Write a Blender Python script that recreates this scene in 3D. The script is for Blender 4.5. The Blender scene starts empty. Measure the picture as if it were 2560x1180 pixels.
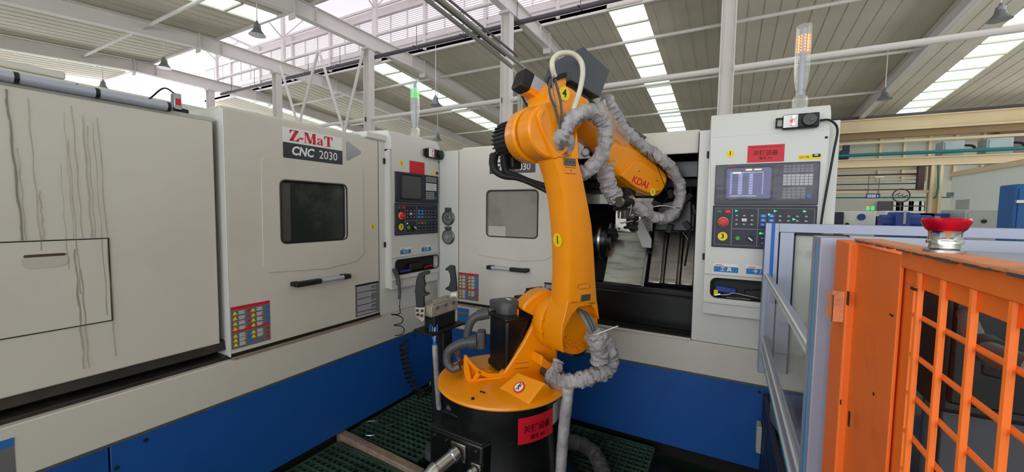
import bpy, bmesh, math, random
from math import sin, cos, pi, radians, sqrt
from mathutils import Vector, Matrix, noise
random.seed(7)
SC = bpy.context.scene
COL = SC.collection
V = Vector

# ---------------------------------------------------------------- camera, sky, light, exposure
FPX = 995.73
YAW, PIT, ROL = 0.49822589, 0.06328427, -0.01305245
_f = V((-sin(YAW)*cos(PIT), cos(YAW)*cos(PIT), -sin(PIT)))
_r = V((cos(YAW), sin(YAW), 0)); _d = _f.cross(_r)
RT = _r*cos(ROL) + _d*sin(ROL); DN = -_r*sin(ROL) + _d*cos(ROL); FW = _f
CP = V((0, 0, 1.55))
cam = bpy.data.cameras.new('camera'); camo = bpy.data.objects.new('camera', cam); COL.objects.link(camo)
cam.sensor_fit = 'HORIZONTAL'; cam.sensor_width = 36; cam.lens = 36*FPX/2560
cam.clip_start = .02; cam.clip_end = 200
camo.matrix_world = Matrix(((RT.x, -DN.x, -FW.x, CP.x), (RT.y, -DN.y, -FW.y, CP.y), (RT.z, -DN.z, -FW.z, CP.z), (0, 0, 0, 1)))
SC.camera = camo
w = bpy.data.worlds.new('world'); SC.world = w; w.use_nodes = True
w.node_tree.nodes['Background'].inputs[0].default_value = (.93, .96, 1, 1)
w.node_tree.nodes['Background'].inputs[1].default_value = 2.6
SC.view_settings.view_transform = 'Standard'; SC.view_settings.look = 'None'
SC.view_settings.gamma = 1; SC.view_settings.use_curve_mapping = False
SC.view_settings.exposure = 0.6
SKYLIGHT = .95      # brightness of the daylit translucent roof panes
GLAZING = .6       # brightness of the daylit monitor glazing
def portal(loc, rot, sx, sy):
    l = bpy.data.lights.new('daylight_portal', 'AREA'); l.shape = 'RECTANGLE'; l.size = sx; l.size_y = sy; l.cycles.is_portal = True
    o = bpy.data.objects.new('daylight_portal', l); COL.objects.link(o); o.location = loc; o.rotation_euler = rot
portal((1, -7.1, 3.1), (pi/2, 0, 0), 30, 4.2)
portal((-30.1, 11, 3), (pi/2, 0, -pi/2), 36, 3.6)
portal((16.1, 11, 3), (pi/2, 0, pi/2), 36, 3.6)
cy = SC.cycles
cy.max_bounces = 7; cy.diffuse_bounces = 4; cy.glossy_bounces = 3; cy.transmission_bounces = 6; cy.transparent_max_bounces = 8
cy.use_denoising = True; cy.caustics_reflective = False; cy.caustics_refractive = False

def ray(x, y): return RT*((x-1280)/FPX) + DN*((y-590)/FPX) + FW
def XP(x, y, c): d = ray(x, y); return CP + d*((c-CP.x)/d.x)
def YP(x, y, c): d = ray(x, y); return CP + d*((c-CP.y)/d.y)
def ZP(x, y, c): d = ray(x, y); return CP + d*((c-CP.z)/d.z)
def DP(x, y, t): return CP + ray(x, y)*t

# ---------------------------------------------------------------- materials
def lin(c): return tuple(((v/255)/12.92 if v/255 <= .04045 else ((v/255+.055)/1.055)**2.4) for v in c[:3]) + (1,)
MATS = {}
def mat(name, rgb, rough=.5, metal=0., var=.06, scale=4., bump=0., bscale=60., emit=0., trans=0., alpha=1., dirt=None, dscale=1.5, damt=.5, ecol=None, stretch=None, ior=1.45, coat=0.):
    m = bpy.data.materials.new(name); m.use_nodes = True; nt = m.node_tree; N = nt.nodes; L = nt.links
    b = N['Principled BSDF']; b.inputs['Roughness'].default_value = rough; b.inputs['Metallic'].default_value = metal
    b.inputs['Transmission Weight'].default_value = trans; b.inputs['Alpha'].default_value = alpha; b.inputs['IOR'].default_value = ior
    b.inputs['Coat Weight'].default_value = coat
    tc = N.new('ShaderNodeTexCoord'); mp = N.new('ShaderNodeMapping'); L.new(tc.outputs['Object'], mp.inputs[0])
    if stretch: mp.inputs['Scale'].default_value = stretch
    no = N.new('ShaderNodeTexNoise'); no.inputs['Scale'].default_value = scale; no.inputs['Detail'].default_value = 5; L.new(mp.outputs[0], no.inputs[0])
    c = lin(rgb); cr = N.new('ShaderNodeValToRGB'); L.new(no.outputs[0], cr.inputs[0])
    cr.color_ramp.elements[0].position = .3; cr.color_ramp.elements[1].position = .7
    cr.color_ramp.elements[0].color = tuple(v*(1-var) for v in c[:3])+(1,); cr.color_ramp.elements[1].color = tuple(min(1, v*(1+var)) for v in c[:3])+(1,)
    out = cr.outputs[0]
    if dirt:
        n2 = N.new('ShaderNodeTexNoise'); n2.inputs['Scale'].default_value = dscale; n2.inputs['Detail'].default_value = 8; n2.inputs['Roughness'].default_value = .7; L.new(mp.outputs[0], n2.inputs[0])
        r2 = N.new('ShaderNodeValToRGB'); r2.color_ramp.elements[0].position = .5; r2.color_ramp.elements[1].position = .72; L.new(n2.outputs[0], r2.inputs[0])
        mu = N.new('ShaderNodeMath'); mu.operation = 'MULTIPLY'; mu.inputs[1].default_value = damt; L.new(r2.outputs[0], mu.inputs[0])
        mx = N.new('ShaderNodeMix'); mx.data_type = 'RGBA'; L.new(mu.outputs[0], mx.inputs[0]); L.new(out, mx.inputs[6]); mx.inputs[7].default_value = lin(dirt); out = mx.outputs[2]
    L.new(out, b.inputs['Base Color'])
    if bump:
        n3 = N.new('ShaderNodeTexNoise'); n3.inputs['Scale'].default_value = bscale; L.new(mp.outputs[0], n3.inputs[0])
        bp = N.new('ShaderNodeBump'); bp.inputs['Strength'].default_value = bump; bp.inputs['Distance'].default_value = .01; L.new(n3.outputs[0], bp.inputs['Height']); L.new(bp.outputs[0], b.inputs['Normal'])
    if emit:
        b.inputs['Emission Strength'].default_value = emit; b.inputs['Emission Color'].default_value = lin(ecol or rgb)
    MATS[name] = m; return m

mat('paint_white', (205, 201, 192), .42, var=.03, scale=1.2, dirt=(150, 138, 112), dscale=.9, damt=.18)
mat('paint_cool', (208, 208, 204), .4, var=.02, scale=1.2)
mat('paint_inside', (188, 184, 174), .5, dirt=(120, 100, 70), damt=.3)
mat('paint_blue', (24, 82, 158), .45, var=.08, scale=.8, dirt=(14, 40, 62), dscale=1.2, damt=.5)
mat('paint_yellow', (246, 149, 2), .33, var=.03, scale=3, dirt=(190, 110, 10), dscale=3, damt=.15, coat=.12)
mat('paint_orange', (250, 118, 38), .5, var=.08, scale=3, dirt=(180, 70, 24), dscale=6, damt=.4)
mat('orange_worn', (236, 150, 104), .6, var=.1, scale=20, dirt=(110, 90, 80), dscale=25, damt=.7)
mat('black_gloss', (16, 17, 18), .28, var=.2, dirt=(50, 48, 44), dscale=5, damt=.3)
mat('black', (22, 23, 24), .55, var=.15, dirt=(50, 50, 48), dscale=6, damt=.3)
mat('black_rubber', (20, 20, 22), .6)
mat('motor_grey', (72, 74, 78), .45, var=.1)
mat('box_grey', (66, 70, 76), .5, var=.05)
mat('steel', (190, 190, 190), .28, 1., var=.08, bump=.05)
mat('steel_dirty', (150, 146, 138), .35, 1., var=.25, scale=9, dirt=(40, 34, 28), dscale=7, damt=.8)
mat('stainless', (186, 182, 176), .36, 1., var=.12, scale=2, stretch=(1, 1, 7), dirt=(60, 52, 44), dscale=3, damt=.6)
mat('aluminium', (164, 168, 188), .42, .25, var=.03)
mat('alu_plain', (176, 180, 196), .45, .15, var=.03)
mat('chrome', (225, 225, 225), .12, 1.)
mat('fabric', (164, 160, 162), .65, var=.25, scale=14, bump=.9, bscale=22)
mat('lip', (92, 88, 78), .6, var=.2)
mat('fabric_dark', (84, 82, 84), .75, var=.25, scale=16, bump=.6, bscale=30)
mat('hose_clear', (214, 206, 190), .3, var=.1, scale=20)
mat('hose_grey', (120, 124, 130), .45, var=.1)
mat('film_red', (196, 24, 34), .5, var=.05)
mat('red', (208, 30, 34), .35)
mat('red_metal', (214, 16, 48), .22, .55)
mat('sticker_red', (206, 24, 44), .5, var=.05)
mat('sticker_yellow', (240, 214, 20), .5, var=.04)
mat('sticker_blue', (36, 110, 176), .5)
mat('sticker_grey', (120, 120, 126), .4, .3)
mat('sticker_white', (226, 226, 224), .5)
mat('ink', (24, 22, 22), .6)
mat('ink_red', (120, 8, 14), .6)
mat('print_red', (205, 26, 48), .5)
mat('print_white', (232, 232, 232), .5)
mat('nameplate_dark', (46, 50, 58), .4)
mat('key_dark', (38, 44, 56), .5)
mat('panel_navy', (34, 36, 52), .45)
mat('key_blue', (24, 110, 205), .45)
mat('key_grey', (132, 136, 140), .5)
mat('key_white', (210, 214, 214), .5)
mat('green_button', (70, 150, 50), .35)
mat('green_dark', (16, 110, 70), .4)
mat('green_lit', (60, 255, 130), .4, emit=.8)
mat('led_green', (10, 255, 70), .4, emit=1.6)
mat('led_orange', (255, 140, 50), .4, emit=2.2)
mat('led_red', (255, 60, 50), .4, emit=.45)
mat('screen_off', (70, 74, 76), .18)
mat('screen_on', (56, 58, 104), .25, emit=.16, ecol=(80, 84, 160))
mat('screen_text', (190, 200, 250), .4, emit=.4)
mat('screen_yellow', (235, 230, 170), .4, emit=.7)
mat('clear_plastic', (238, 238, 235), .12, trans=.6, alpha=.38, var=.02)
mat('film', (196, 196, 212), .16, trans=.6, alpha=.34, bump=1., bscale=14)
mat('window_dark', (46, 52, 50), .1, var=.3, scale=2, dirt=(104, 98, 86), dscale=4, damt=.45)
mat('window_pale', (150, 146, 138), .12, var=.1, scale=2, dirt=(92, 84, 74), dscale=3, damt=.5)
mat('acrylic_clear', (200, 204, 204), .1, trans=.8, alpha=.16, var=.1)
mat('acrylic', (204, 206, 200), .3, trans=.0, alpha=.8, var=.15, scale=3, dirt=(96, 98, 102), dscale=5, damt=.6)
mat('oily', (44, 42, 40), .45, .3, var=.4, scale=8, dirt=(84, 74, 60), dscale=6, damt=.5)
mat('seam', (14, 12, 12), .8)
mat('rust', (116, 84, 56), .7, var=.3, scale=20)
mat('stain', (138, 122, 90), .5, alpha=.42, var=.3, scale=20)
mat('stain_dark', (92, 84, 70), .5, alpha=.62, var=.3, scale=20)
mat('roof_sheet', (212, 203, 186), .75, var=.05, scale=.7)
mat('steel_white', (226, 220, 215), .55, var=.04, scale=1)
mat('steel_post', (222, 215, 210), .55, var=.04, scale=1)
mat('skylight', (212, 255, 238), .5, emit=SKYLIGHT, ecol=(228, 252, 244), var=.02)
mat('monitor_glazing', (236, 230, 240), .5, emit=GLAZING, ecol=(242, 236, 250), var=.02)
mat('monitor_roof', (232, 228, 236), .6, emit=GLAZING*.75, ecol=(240, 234, 248), var=.05, scale=.8)
mat('pipe_dark', (84, 76, 84), .5)
mat('conduit', (132, 134, 124), .4, .5)
mat('lamp_grey', (142, 146, 148), .35, .6)
mat('cream', (226, 206, 168), .55, var=.05, scale=1)
mat('cream_dark', (150, 122, 84), .6, var=.05)
mat('wall_panel', (190, 190, 178), .7, var=.03)
mat('wall_mauve', (128, 112, 112), .7)
mat('partition', (236, 242, 234), .6, var=.02)
mat('pipe_teal', (24, 112, 108), .45)
mat('cabinet_blue', (28, 92, 158), .4, var=.05)
mat('far_blue', (38, 66, 140), .45)
mat('far_grey', (176, 178, 172), .5)
mat('box_pale', (164, 176, 178), .5)
mat('concrete', (150, 150, 142), .55, var=.15, dirt=(46, 60, 54), dscale=.6, damt=.6)
mat('oily_floor', (20, 26, 23), .35, var=.4, dirt=(16, 60, 40), dscale=2.5, damt=.7)
mat('grating', (66, 92, 76), .5, .3, var=.35, scale=6, dirt=(22, 32, 26), dscale=5, damt=.8)
mat('beam_worn', (150, 128, 112), .6, var=.35, scale=9, dirt=(60, 46, 40), dscale=9, damt=.8)
mat('navy', (26, 34, 56), .5, var=.1)
mat('belt', (84, 84, 86), .6, var=.15)
mat('tub', (92, 100, 116), .5, var=.05)
mat('smoked', (70, 78, 92), .12, trans=.3, alpha=.8, var=.2)
mat('strip_blue', (8, 96, 182), .45)
mat('strip_cyan', (60, 150, 200), .35)
mat('slide_metal', (176, 168, 156), .4, .3, var=.2, scale=20, dirt=(80, 66, 54), dscale=18, damt=.6)
mat('casting', (90, 88, 88), .5, .4, var=.2)
mat('white_far', (222, 226, 218), .5)
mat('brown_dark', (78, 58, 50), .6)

# ---------------------------------------------------------------- mesh helpers
class MB:
    def __init__(s): s.v = []; s.f = []
    def add(s, vs, fs):
        k = len(s.v); s.v += [V(p) for p in vs]; s.f += [tuple(i+k for i in f) for f in fs]; return s
    def box(s, a, b):
        x0, y0, z0 = [min(a[i], b[i]) for i in range(3)]; x1, y1, z1 = [max(a[i], b[i]) for i in range(3)]
        return s.add([(x0,y0,z0),(x1,y0,z0),(x1,y1,z0),(x0,y1,z0),(x0,y0,z1),(x1,y0,z1),(x1,y1,z1),(x0,y1,z1)],
                     [(0,3,2,1),(4,5,6,7),(0,1,5,4),(1,2,6,5),(2,3,7,6),(3,0,4,7)])
    def obox(s, c, ax, ay, az, hx, hy, hz):
        c = V(c); P = []
        for k in (-1, 1):
            for (i, j) in ((-1,-1),(1,-1),(1,1),(-1,1)): P.append(c+V(ax)*hx*i+V(ay)*hy*j+V(az)*hz*k)
        return s.add(P, [(0,3,2,1),(4,5,6,7),(0,1,5,4),(1,2,6,5),(2,3,7,6),(3,0,4,7)])
    def prism(s, pts, vec):
        n = len(pts); pts = [V(p) for p in pts]; vec = V(vec)
        return s.add(pts+[p+vec for p in pts], [tuple(range(n))[::-1], tuple(range(n, 2*n))]+[(i, (i+1) % n, n+(i+1) % n, n+i) for i in range(n)])
    def poly(s, pts): return s.add(pts, [tuple(range(len(pts)))])
    def tube(s, path, r, n=10, cap=True, radii=None):
        path = [V(p) for p in path]; m = len(path); rings = []; up = None
        for i, p in enumerate(path):
            t = (path[min(i+1, m-1)]-path[max(i-1, 0)]).normalized()
            if up is None:
                up = t.orthogonal().normalized()
            up = (up - t*up.dot(t)).normalized(); sd = t.cross(up)
            rr = radii[i] if radii else r
            if not isinstance(rr, (list, tuple)): rr = [rr]*n
            rings.append([p+(up*cos(2*pi*k/n)+sd*sin(2*pi*k/n))*rr[k] for k in range(n)])
        vs = [q for R in rings for q in R]; fs = []
        for i in range(m-1):
            for k in range(n):
                fs.append((i*n+k, i*n+(k+1) % n, (i+1)*n+(k+1) % n, (i+1)*n+k))
        if cap: fs.append(tuple(range(n))[::-1]); fs.append(tuple((m-1)*n+k for k in range(n)))
        return s.add(vs, fs)
    def cyl(s, a, b, r, n=20, r2=None): return s.tube([a, b], r, n, True, [r, r if r2 is None else r2])
    def lathe(s, c, ax, prof, n=24):
        c = V(c); ax = V(ax).normalized()
        return s.tube([c+ax*h for r, h in prof], 0, n, True, [max(r, .0004) for r, h in prof]) if all(prof[i][1] != prof[i+1][1] for i in range(len(prof)-1)) else s._lathe(c, ax, prof, n)
    def _lathe(s, c, ax, prof, n):
        c = V(c); ax = V(ax).normalized(); u = ax.orthogonal().normalized(); w_ = ax.cross(u); vs = []; fs = []
        for r, h in prof:
            for k in range(n): vs.append(c+ax*h+(u*cos(2*pi*k/n)+w_*sin(2*pi*k/n))*max(r, .0004))
        for i in range(len(prof)-1):
            for k in range(n): fs.append((i*n+k, i*n+(k+1) % n, (i+1)*n+(k+1) % n, (i+1)*n+k))
        fs.append(tuple(range(n))[::-1]); fs.append(tuple((len(prof)-1)*n+k for k in range(n)))
        return s.add(vs, fs)
    def mesh(s, name, m):
        me = bpy.data.meshes.new(name); me.from_pydata([tuple(p) for p in s.v], [], s.f); me.materials.append(MATS[m])
        bm = bmesh.new(); bm.from_mesh(me); bmesh.ops.recalc_face_normals(bm, faces=bm.faces); bm.to_mesh(me); bm.free()
        for p in me.polygons: p.use_smooth = True
        me.set_sharp_from_angle(angle=radians(32)); return me
    def build(s, name, m, parent=None, bevel=0, seg=2, label=None):
        o = bpy.data.objects.new(name, s.mesh(name, m)); COL.objects.link(o)
        if bevel:
            b = o.modifiers.new('b', 'BEVEL'); b.width = bevel; b.segments = seg; b.limit_method = 'ANGLE'; b.angle_limit = radians(40); b.harden_normals = False
        if parent: setp(o, parent)
        if label: o['label'] = label
        return o
def wm(o):
    m = o.matrix_basis.copy()
    return m if not o.parent else wm(o.parent) @ o.matrix_parent_inverse @ m
WORLD = True
def setp(o, parent):
    o.parent = parent
    if WORLD: o.matrix_parent_inverse = wm(parent).inverted()
def tag(o, label, cat, group=None, kind=None):
    o['label'] = label; o['category'] = cat
    if group: o['group'] = group
    if kind: o['kind'] = kind
    return o
def thing(name, label, cat, loc=(0,0,0), rz=0, group=None):
    o = bpy.data.objects.new(name, None); COL.objects.link(o); o.empty_display_size = .1
    o.location = loc; o.rotation_euler = (0, 0, rz); return tag(o, label, cat, group)
def struct(o): o['kind'] = 'structure'; return o
def copy_tree(o, parent=None):
    c = o.copy(); COL.objects.link(c)
    if parent: c.parent = parent; c.matrix_parent_inverse = o.matrix_parent_inverse.copy()
    for ch in list(o.children): copy_tree(ch, c)
    return c
def spline(pts, n=8):
    pts = [V(p) for p in pts]; out = []
    P = [pts[0]*2-pts[1]]+pts+[pts[-1]*2-pts[-2]]
    for i in range(1, len(P)-2):
        for k in range(n):
            t = k/n; a, b, c, d = P[i-1], P[i], P[i+1], P[i+2]
            out.append(.5*((2*b)+(c-a)*t+(2*a-5*b+4*c-d)*t*t+(3*b-a-3*c+d)*t**3))
    out.append(pts[-1]); return out
def sleeve(mb, pts, r, seed=0, amp=.22, n=20, step=12):
    """cloth-wrapped hose: creased, unequal radius"""
    P = spline(pts, step); rad = []
    for i, p in enumerate(P):
        ring = []
        for k in range(n):
            a = 2*pi*k/n
            q = V((i*.26+seed*7.1, cos(a)*1.1, sin(a)*1.1))
            cr_ = 1-abs(noise.noise(V((i*.33+a*.9+seed, a*.5, seed*3.))))*2
            ring.append(r*(1+amp*noise.noise(q)*1.3+amp*.6*noise.noise(q*2.3)-amp*1.1*max(0, cr_-.55)))
        rad.append(ring)
    return mb.tube(P, r, n, True, rad)
FONT_CACHE = {}
def text(name, s, size, m, org, xd, yd, parent=None, depth=.0006, bold=0., shear=0., sx=1., align='CENTER'):
    cu = bpy.data.curves.new('t', 'FONT'); cu.body = s; cu.size = size; cu.extrude = depth; cu.offset = bold; cu.shear = shear
    cu.align_x = align; cu.align_y = 'CENTER'; cu.resolution_u = 3
    o = bpy.data.objects.new('t', cu); COL.objects.link(o)
    dg = bpy.context.evaluated_depsgraph_get(); me = bpy.data.meshes.new_from_object(o.evaluated_get(dg))
    bpy.data.objects.remove(o); me.name = name; me.materials.clear(); me.materials.append(MATS[m])
    xd = V(xd).normalized(); yd = V(yd).normalized(); zd = xd.cross(yd); org = V(org)
    for v in me.vertices: p = v.co; v.co = org+xd*p.x*sx+yd*p.y+zd*p.z
    o = bpy.data.objects.new(name, me); COL.objects.link(o)
    if parent: setp(o, parent)
    return o
def disc_pts(c, xd, yd, r, n=28): return [V(c)+V(xd)*r*cos(2*pi*k/n)+V(yd)*r*sin(2*pi*k/n) for k in range(n)]
def number_sticker(c, xd, yd, r, s, parent, ratio=1.):
    xd = V(xd).normalized(); yd = V(yd).normalized(); nrm = xd.cross(yd)
    o = MB().prism(disc_pts(c, xd*ratio, yd, r), nrm*.0012).build('number_sticker', 'sticker_yellow', parent, label='round yellow sticker with a black '+s)
    text('sticker_number', s, r*1.55, 'ink', V(c)+nrm*.0014, xd, yd, o, .0004, bold=r*.03)
    return o
def rrect(u0, w0, u1, w1, r, n=5):
    P = []
    for cx, cy_, a0 in ((u1-r, w1-r, 0), (u0+r, w1-r, 90), (u0+r, w0+r, 180), (u1-r, w0+r, 270)):
        for k in range(n+1): a = radians(a0+90*k/n); P.append((cx+r*cos(a), cy_+r*sin(a)))
    return P
def plate_with_hole(mb, outer, hole, y0, y1):
    """flat plate in the local u-w plane with a hole; outer and hole are ccw lists (u, w) of equal length"""
    n = len(outer)
    vs = [(u, y0, w_) for u, w_ in outer]+[(u, y0, w_) for u, w_ in hole]+[(u, y1, w_) for u, w_ in outer]+[(u, y1, w_) for u, w_ in hole]
    fs = []
    for i in range(n):
        j = (i+1) % n
        fs += [(i, j, n+j, n+i), (2*n+i, 3*n+i, 3*n+j, 2*n+j), (i, 2*n+i, 2*n+j, j), (n+i, n+j, 3*n+j, 3*n+i)]
    return mb.add(vs, fs)

# ================================================================ THE HALL
COLX = [-24.15, -18.3, -12.4, -6.3, -.2]      # rafters and columns every bay
RY = 11.1                                      # ridge line
def zr(y): return 8.28-.087*(abs(y-RY)-2.35)   # underside of the roof sheets
fl = struct(MB().box((-30, -7, -.25), (16, 29, -.1)).build('floor', 'concrete'))
o = struct(MB().box((-2.2, -1.2, -.1), (.9, 2.64, -.02)).build('floor_pit', 'oily_floor')); o.name = 'floor_2'
STR = [(-26.9, -25.75), (-15.35, -14.2), (-3.85, -2.72), (7.55, 8.7)]
def roof_side(ya, yb, nm):
    xs = [-30]+[v for p in STR for v in p]+[16]
    mb = MB()
    for i in range(0, len(xs), 2):
        x0, x1 = xs[i], xs[i+1]
        mb.prism([(x0, ya, zr(ya)), (x1, ya, zr(ya)), (x1, yb, zr(yb)), (x0, yb, zr(yb))], (0, 0, .12))
        # standing ribs of the liner sheets
        x = x0+.3
        while x < x1-.1:
            mb.prism([(x-.012, ya, zr(ya)-.014), (x+.012, ya, zr(ya)-.014), (x+.012, yb, zr(yb)-.014), (x-.012, yb, zr(yb)-.014)], (0, 0, .015)); x += .45
    return struct(mb.build('ceiling', 'roof_sheet'))
roof_far = roof_side(RY+2.35, 29, 'far'); roof_near = roof_side(-7, RY-2.35, 'near')
roof_near.name = 'ceiling_2'
std = {}
for (x0, x1) in STR:
    for side in (1, -1):
        y = RY+side*2.35; yend = 29 if side > 0 else -7; n = 13
        ys = [y+(yend-y)*k/n for k in range(n+1)]
        par = roof_far if side > 0 else roof_near
        for k in range(n):
            if k > 0 and side in std:
                src, sx0, sy = std[side]
                p = src.copy(); COL.objects.link(p); p.location = (x0-sx0, ys[k]-sy, zr(ys[k])-zr(sy)); continue
            a, b = ys[k]+side*(.035 if k else .28), ys[k+1]-side*.035
            p = MB().prism([(x0+.02, a, zr(a)+.05), (x1-.02, a, zr(a)+.05), (x1-.02, b, zr(b)+.05), (x0+.02, b, zr(b)+.05)], (0, 0, .02)).build('skylight_pane', 'skylight', par)
            if k: std[side] = (p, x0, ys[k])
        mb = MB()
        for k in range(n+1):
            mb.prism([(x0, ys[k]-.04, zr(ys[k])-.03), (x1, ys[k]-.04, zr(ys[k])-.03), (x1, ys[k]+.04, zr(ys[k])-.03), (x0, ys[k]+.04, zr(ys[k])-.03)], (0, 0, .06))
        o = mb.build('glazing_bars', 'roof_sheet', par); o['kind'] = 'stuff'
# monitor: translucent roof, sides with louvred windows
def mz(y): return 10.9-.1*abs(y-RY)
o = MB().prism([(-30, RY, mz(RY)), (16, RY, mz(RY)), (16, RY+2.6, mz(RY+2.6)), (-30, RY+2.6, mz(RY+2.6))], (0, 0, .06)).prism([(-30, RY-2.6, mz(RY-2.6)), (16, RY-2.6, mz(RY-2.6)), (16, RY, mz(RY)), (-30, RY, mz(RY))], (0, 0, .06)).build('ceiling', 'monitor_roof'); o.name = 'ceiling_3'; struct(o)
for side, nm in ((1, 'wall_monitor_far'), (-1, 'wall_monitor_near')):
    yw = RY+side*2.35
    wl = struct(MB().box((-30, yw, 8.2), (16, yw+side*.1, 8.92)).box((-30, yw, 10.25), (16, yw+side*.1, 10.62)).build(nm, 'steel_white'))
    # raised upstand channel under the windows and head rails
    MB().box((-30, yw-side*.06, 8.72), (16, yw, 8.9)).box((-30, yw-side*.12, 10.2), (16, yw, 10.3)).box((-30, yw-side*.3, 10.5), (16, yw-side*.2, 10.6)).build('rail', 'steel_white', wl)
    x = -30+.3; k = 0
    glz = MB(); 
    while x < 16:
        x1 = min(x+2.95, 15.9)
        gl = MB().box((x, yw+side*.04, 8.92), (x1, yw+side*.06, 10.25)).build('window_pane', 'monitor_glazing', wl)
        if side > 0:
            fr = MB()
            for q in (x, x1-.07): fr.box((q, yw-.02, 8.92), (q+.07, yw+.05, 10.25))
            fr.box((x, yw-.02, 8.9), (x1, yw+.04, 8.97)); fr.box((x, yw-.02, 10.2), (x1, yw+.04, 10.27))
            for q in (1/3, 2/3): fr.box((x+(x1-x)*q-.02, yw-.03, 8.92), (x+(x1-x)*q+.02, yw+.04, 10.25))
            fr.build('window_frame', 'steel_white', wl)
            lv = MB()
            for j in range(15): lv.box((x+.07, yw-.01, 8.99+j*.083), (x1-.07, yw+.035, 9.012+j*.083))
            lo = lv.build('louvre_blades', 'steel_white', wl); lo['kind'] = 'stuff'
            MB().box((x1-.02, yw-.1, 8.3), (x1+.1, yw+.02, 10.6)).build('post', 'steel_white', wl)
        x += 3.02
# rafters (one built, the rest copied)
def raf(xc):
    t = thing('roof_rafter', 'white tapered steel roof rafter', 'rafter', (xc, RY, 0), 0, 'white steel roof rafters across the hall')
    def beam(y0, zt0, zb0, y1, zt1, zb1):
        m = MB(); m.prism([(xc-.006, y0, zb0), (xc-.006, y1, zb1), (xc-.006, y1, zt1), (xc-.006, y0, zt0)], (.012, 0, 0))
        for (za, zb) in ((zb0, zb1), (zt0-.02, zt1-.02)):
            m.prism([(xc-.12, y0, za), (xc+.12, y0, za), (xc+.12, y1, zb), (xc-.12, y1, zb)], (0, 0, .02))
        return m
    beam(RY-3.05, 8.3-.1, 7.68, RY+3.05, 8.2, 7.68).build('centre_beam', 'steel_white', t)
    ye = 28.9; beam(RY+3.05, zr(RY+3.05)-.06, 7.68, ye, zr(ye)-.06, zr(ye)-.62).build('sloping_beam', 'steel_white', t)
    ye = -6.9; beam(ye, zr(ye)-.06, zr(ye)-.62, RY-3.05, zr(RY-3.05)-.06, 7.68).build('sloping_beam', 'steel_white', t)
    for s in (-1, 1):
        MB().box((xc-.15, RY+s*3.05-.02, 7.5), (xc+.15, RY+s*3.05+.02, 8.26)).build('end_plate', 'steel_white', t)
        MB().box((xc-.12, RY+s*2.25-.01, 7.68), (xc+.12, RY+s*2.25+.01, 8.2)).build('stiffener', 'steel_white', t)
    MB().box((xc-.09, RY+.28, 8.2), (xc+.09, RY+.4, mz(RY)-.02)).build('monitor_post', 'steel_white', t)
    for s in (-1, 1): MB().cyl((xc, RY+.3, 9.3), (xc, RY+s*1.5, mz(RY+1.5)-.03), .03, 8).build('monitor_strut', 'steel_white', t)
    MB().prism([(xc-.06, RY-2.3, mz(RY-2.3)-.1), (xc+.06, RY-2.3, mz(RY-2.3)-.1), (xc+.06, RY, mz(RY)-.1), (xc-.06, RY, mz(RY)-.1)], (0, 0, .08)).prism([(xc-.06, RY, mz(RY)-.1), (xc+.06, RY, mz(RY)-.1), (xc+.06, RY+2.3, mz(RY+2.3)-.1), (xc-.06, RY+2.3, mz(RY+2.3)-.1)], (0, 0, .08)).build('monitor_rafter', 'steel_white', t)
    return t
r0 = raf(COLX[0])
names = ['farthest rafter on the left, over the long machine', 'white steel rafter next after the farthest on the left', 'white steel rafter over the green-lit signal tower', 'white steel rafter meeting the column behind the robot', 'white steel rafter above the right-hand control panel', 'white steel rafter above the crane girder at the right edge']
r0['label'] = 'white steel roof rafter farthest left above the long machine'
labs = ['white steel roof rafter second from the left wall of the hall', 'white steel roof rafter carried by the column left of the green signal tower', 'white steel roof rafter carried by the column behind the robot motor', 'white steel roof rafter carried by the column beside the orange signal tower', 'shaded steel roof rafter right of the orange signal tower']
for x, lb in zip(COLX[1:]+[5.75], labs):
    c = copy_tree(r0); c.location = (x, RY, 0); c['label'] = lb
# columns
def column(xc, lb):
    t = thing('steel_column', lb, 'column', (xc, RY, 0), 0, 'white steel columns under the roof ridge')
    MB().box((xc-.16, RY-.13, -.1), (xc-.14, RY+.13, 7.68)).box((xc+.14, RY-.13, -.1), (xc+.16, RY+.13, 7.68)).box((xc-.17, RY-.01, -.1), (xc+.14, RY+.01, 7.68)).build('shaft', 'steel_post', t)
    MB().box((xc-.2, RY-.2, 7.6), (xc+.2, RY+.2, 7.68)).build('cap_plate', 'steel_post', t)
    for s in (-1, 1): MB().box((xc+s*.14, RY-.1, 4.93), (xc+s*.17, RY+.1, 5.1)).build('bracket', 'steel_post', t)
    return t
c0 = column(COLX[0], 'white steel column farthest left, mostly behind the long machine')
for x, lb in zip(COLX[1:], ['white steel column right of the machine brand sign, with tube bracing', 'white steel column directly left of the green signal tower', 'white steel column behind the grey motor of the robot', 'white steel column left of the orange signal tower']):
    c = copy_tree(c0); c.location = (x, RY, 0); c['label'] = lb
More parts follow.
